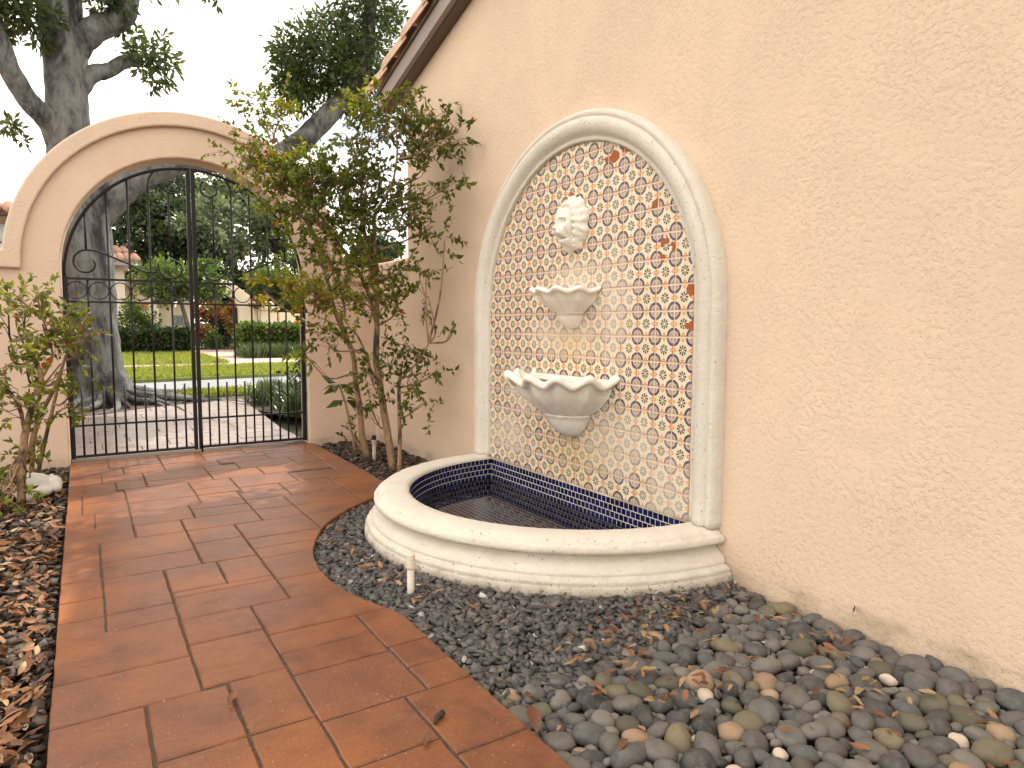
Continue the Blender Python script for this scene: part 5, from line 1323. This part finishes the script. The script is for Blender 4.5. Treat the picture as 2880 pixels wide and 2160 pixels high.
# ================================================================== FAR HOUSE, TREES
HY = 36.0
hx = lambda px, py=600: at(px, py, HY)[0]
hz = lambda py, px=270: at(px, py, HY)[2]
fh = empty('far_house', (hx(260), HY, 0), 'cream house with brown barrel tile roofs behind the trees across the road', 'house')
mb = MB(); mb.box(hx(150), hx(269), HY, HY+6, -.05, hz(578)); mb.build('wall', M['stucco_far'], fh)
mb = MB(); mb.box(hx(269)+.01, hx(345), HY+1.5, HY+6, -.05, hz(600)); mb.build('wing_wall', M['stucco_far'], fh)
def farroof(name, xa_, xb_, y0, y1, z0, z1_):
    w = .28; n = max(2, int((xb_-xa_)/w)); root = mk(name, [(xa_, y0, z0), (xb_, y0, z0), (xb_, y1, z1_), (xa_, y1, z1_), (xa_, y0, z0-.22), (xb_, y0, z0-.22), (xb_, y1, z1_-.22), (xa_, y1, z1_-.22)], [(0, 1, 2, 3), (4, 7, 6, 5), (0, 4, 5, 1), (1, 5, 6, 2), (2, 6, 7, 3), (3, 7, 4, 0)], M['fascia'], fh)
    for i in range(n):
        x = xa_+(i+.5)*(xb_-xa_)/n; ty = np.array([0, y1-y0, z1_-z0]); 
        for s in range(4):
            a = np.array([x, y0, z0])+ty*(s/4); b = np.array([x, y0, z0])+ty*((s+1)/4)
            mb = MB(); mb.tube([a+[0, -.05, .06], b+[0, 0, .02]], [.15, .12], 8); mb.build('roof_tile', M['rooftile_far'], root, True)
farroof('roof', hx(150), hx(303), HY-.9, HY+1.8, hz(566), hz(545))
farroof('upper_roof', hx(150), hx(288), HY+1.9, HY+5.5, hz(538), hz(512))
mb = MB(); mb.box(hx(150), hx(284), HY+1.95, HY+5, hz(578)+.01, hz(541)); mb.build('upper_wall', M['stucco_far'], fh)
farroof('wing_roof', hx(285), hx(350), HY+.6, HY+4, hz(606), hz(588))
mb = MB(); c0 = hx(303); pts = []
vv = [(hx(303)+(hx(324)-hx(303))*math.cos(PI*i/14), HY+1.44, hz(667)+(hz(650)-hz(667))*math.sin(PI*i/14)) for i in range(15)]
extrude_poly('arched_window', [(p[0], p[2]) for p in vv], HY+1.40, HY+1.495, 'y', M['awning'], fh)
# near neighbour seen over the left wing of the wall
NY = 8.2
nx = lambda px, py=450: at(px, py, NY)[0]; nz = lambda py, px=20: at(px, py, NY)[2]
nh = empty('neighbour_house', (nx(-60), NY, 0), 'corner of a peach house with tiled eave and glass block window at the left edge', 'house')
mb = MB(); mb.box(nx(-420), nx(38), NY, NY+3, -.05, nz(468)); mb.build('wall', M['stucco'], nh)
def roofn():
    root = mk('roof', [(nx(-430), NY-.35, nz(462)), (nx(46), NY-.35, nz(466)), (nx(46), NY+2.2, nz(400)), (nx(-430), NY+2.2, nz(396)), (nx(-430), NY-.35, nz(474)), (nx(46), NY-.35, nz(474)), (nx(46), NY+2.2, nz(412)), (nx(-430), NY+2.2, nz(412))], [(0, 1, 2, 3), (4, 7, 6, 5), (0, 4, 5, 1), (1, 5, 6, 2), (2, 6, 7, 3), (3, 7, 4, 0)], M['fascia_dark'], nh)
    for i in range(16):
        x = nx(44)-.06-.115*i
        for s in range(6):
            y0 = NY-.4+.43*s; z0 = nz(466)+(nz(402)-nz(466))*s/6; z1_ = nz(466)+(nz(402)-nz(466))*(s+1)/6
            mb = MB(); mb.tube([(x, y0, z0+.03), (x, y0+.45, z1_+.01)], [.055, .046], 9); mb.build('roof_tile', M['rooftile'], root, True)
roofn()
for r2 in range(4):
    for c2 in range(3):
        w_ = .19; x1_ = nx(17)-c2*w_; z1_ = nz(470)-.06-r2*w_
        mb = MB(); mb.box(x1_-w_+.012, x1_-.004, NY-.06, NY-.004, z1_-w_+.012, z1_-.004); bevel(mb.build('glass_block', M['glassblock'], nh), .02, 2)

def far_tree(label, px, py, Y, rx, ry, n, mat, size, seed, trunk_w=.16, group='trees across the road', name='tree'):
    p = at(px, py, Y); k = ((p-CAM) @ AF)*D_/FPX; RX, RZ = rx*k, ry*k; r = np.random.default_rng(seed); rr = random.Random(seed)
    e = empty(name, (p[0], p[1], 0), label, 'tree', group)
    mb = MB(); top = p[2]+RZ*.3; mb.tube(smoothpath([(p[0]+.2, p[1], -.1), (p[0]+.1, p[1], top*.35), (p[0]-.1, p[1], top*.7), (p[0], p[1], top)], 4), list(np.linspace(trunk_w, trunk_w*.35, 13)), 9, True, .1); tr = mb.build('trunk', M['bark_far'], e, True)
    blobs = []
    nb = 13
    for i in range(nb):
        a = unit(1, r)[0]; c = p+a*np.array([RX, RX*.8, RZ])*.62; blobs.append((c, (RX*.42, RX*.42, RZ*.42), n//nb))
        q = np.array([p[0], p[1], min(top, max(p[2]-RZ*.6, 1.0))]); mb = MB(); mb.tube([q, (q+c)/2+np.array([0, 0, .2]), c], [trunk_w*.45, trunk_w*.3, .03], 6); mb.build('limb', M['bark_far'], e, True)
    foliage('crown', blobs, size, mat, e, .55, r)
    return e
far_tree('unseen broad leafy tree added behind the house to shade the path', 1150, 200, 8.6, 300, 260, 2400, M['leaf_oak'], .13, 220, .2, None)  # out of view, added for the shade it casts on the path
far_tree('small rounded tree with sunlit top hiding the left half of the far archway', 395, 605, 26.9, 95, 48, 5200, M['leaf_bright'], .17, 201, .10)
far_tree('light green tree arching over the right pier across the road', 590, 620, 30.5, 75, 45, 3200, M['leaf_bright'], .19, 202, .11)
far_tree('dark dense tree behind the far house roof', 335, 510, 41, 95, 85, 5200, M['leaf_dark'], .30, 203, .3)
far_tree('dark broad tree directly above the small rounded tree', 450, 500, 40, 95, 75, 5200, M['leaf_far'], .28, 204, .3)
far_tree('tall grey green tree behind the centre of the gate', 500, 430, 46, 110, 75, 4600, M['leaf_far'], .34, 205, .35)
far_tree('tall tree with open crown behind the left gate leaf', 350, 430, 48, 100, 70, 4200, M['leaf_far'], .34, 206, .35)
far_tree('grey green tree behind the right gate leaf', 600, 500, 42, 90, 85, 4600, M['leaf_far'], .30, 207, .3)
far_tree('bright tree behind the right part of the shrub', 690, 560, 36, 80, 70, 3600, M['leaf_bright'], .24, 208, .2)
far_tree('dark tree seen between shrub and house corner', 800, 545, 34, 85, 60, 3600, M['leaf_dark'], .24, 209, .2)
far_tree('broad tree filling the gap behind the white pier', 610, 660, 33, 70, 55, 3000, M['leaf_bright'], .20, 210, .15)
far_tree('dark tree low behind the far house', 260, 600, 46, 120, 110, 5200, M['leaf_dark'], .32, 211, .3)
far_tree('distant dark tree low behind the archway', 480, 620, 44, 110, 70, 4200, M['leaf_dark'], .30, 212, .3)
far_tree('distant tree behind the low corner wall', 760, 620, 46, 140, 80, 4600, M['leaf_dark'], .32, 213, .3)
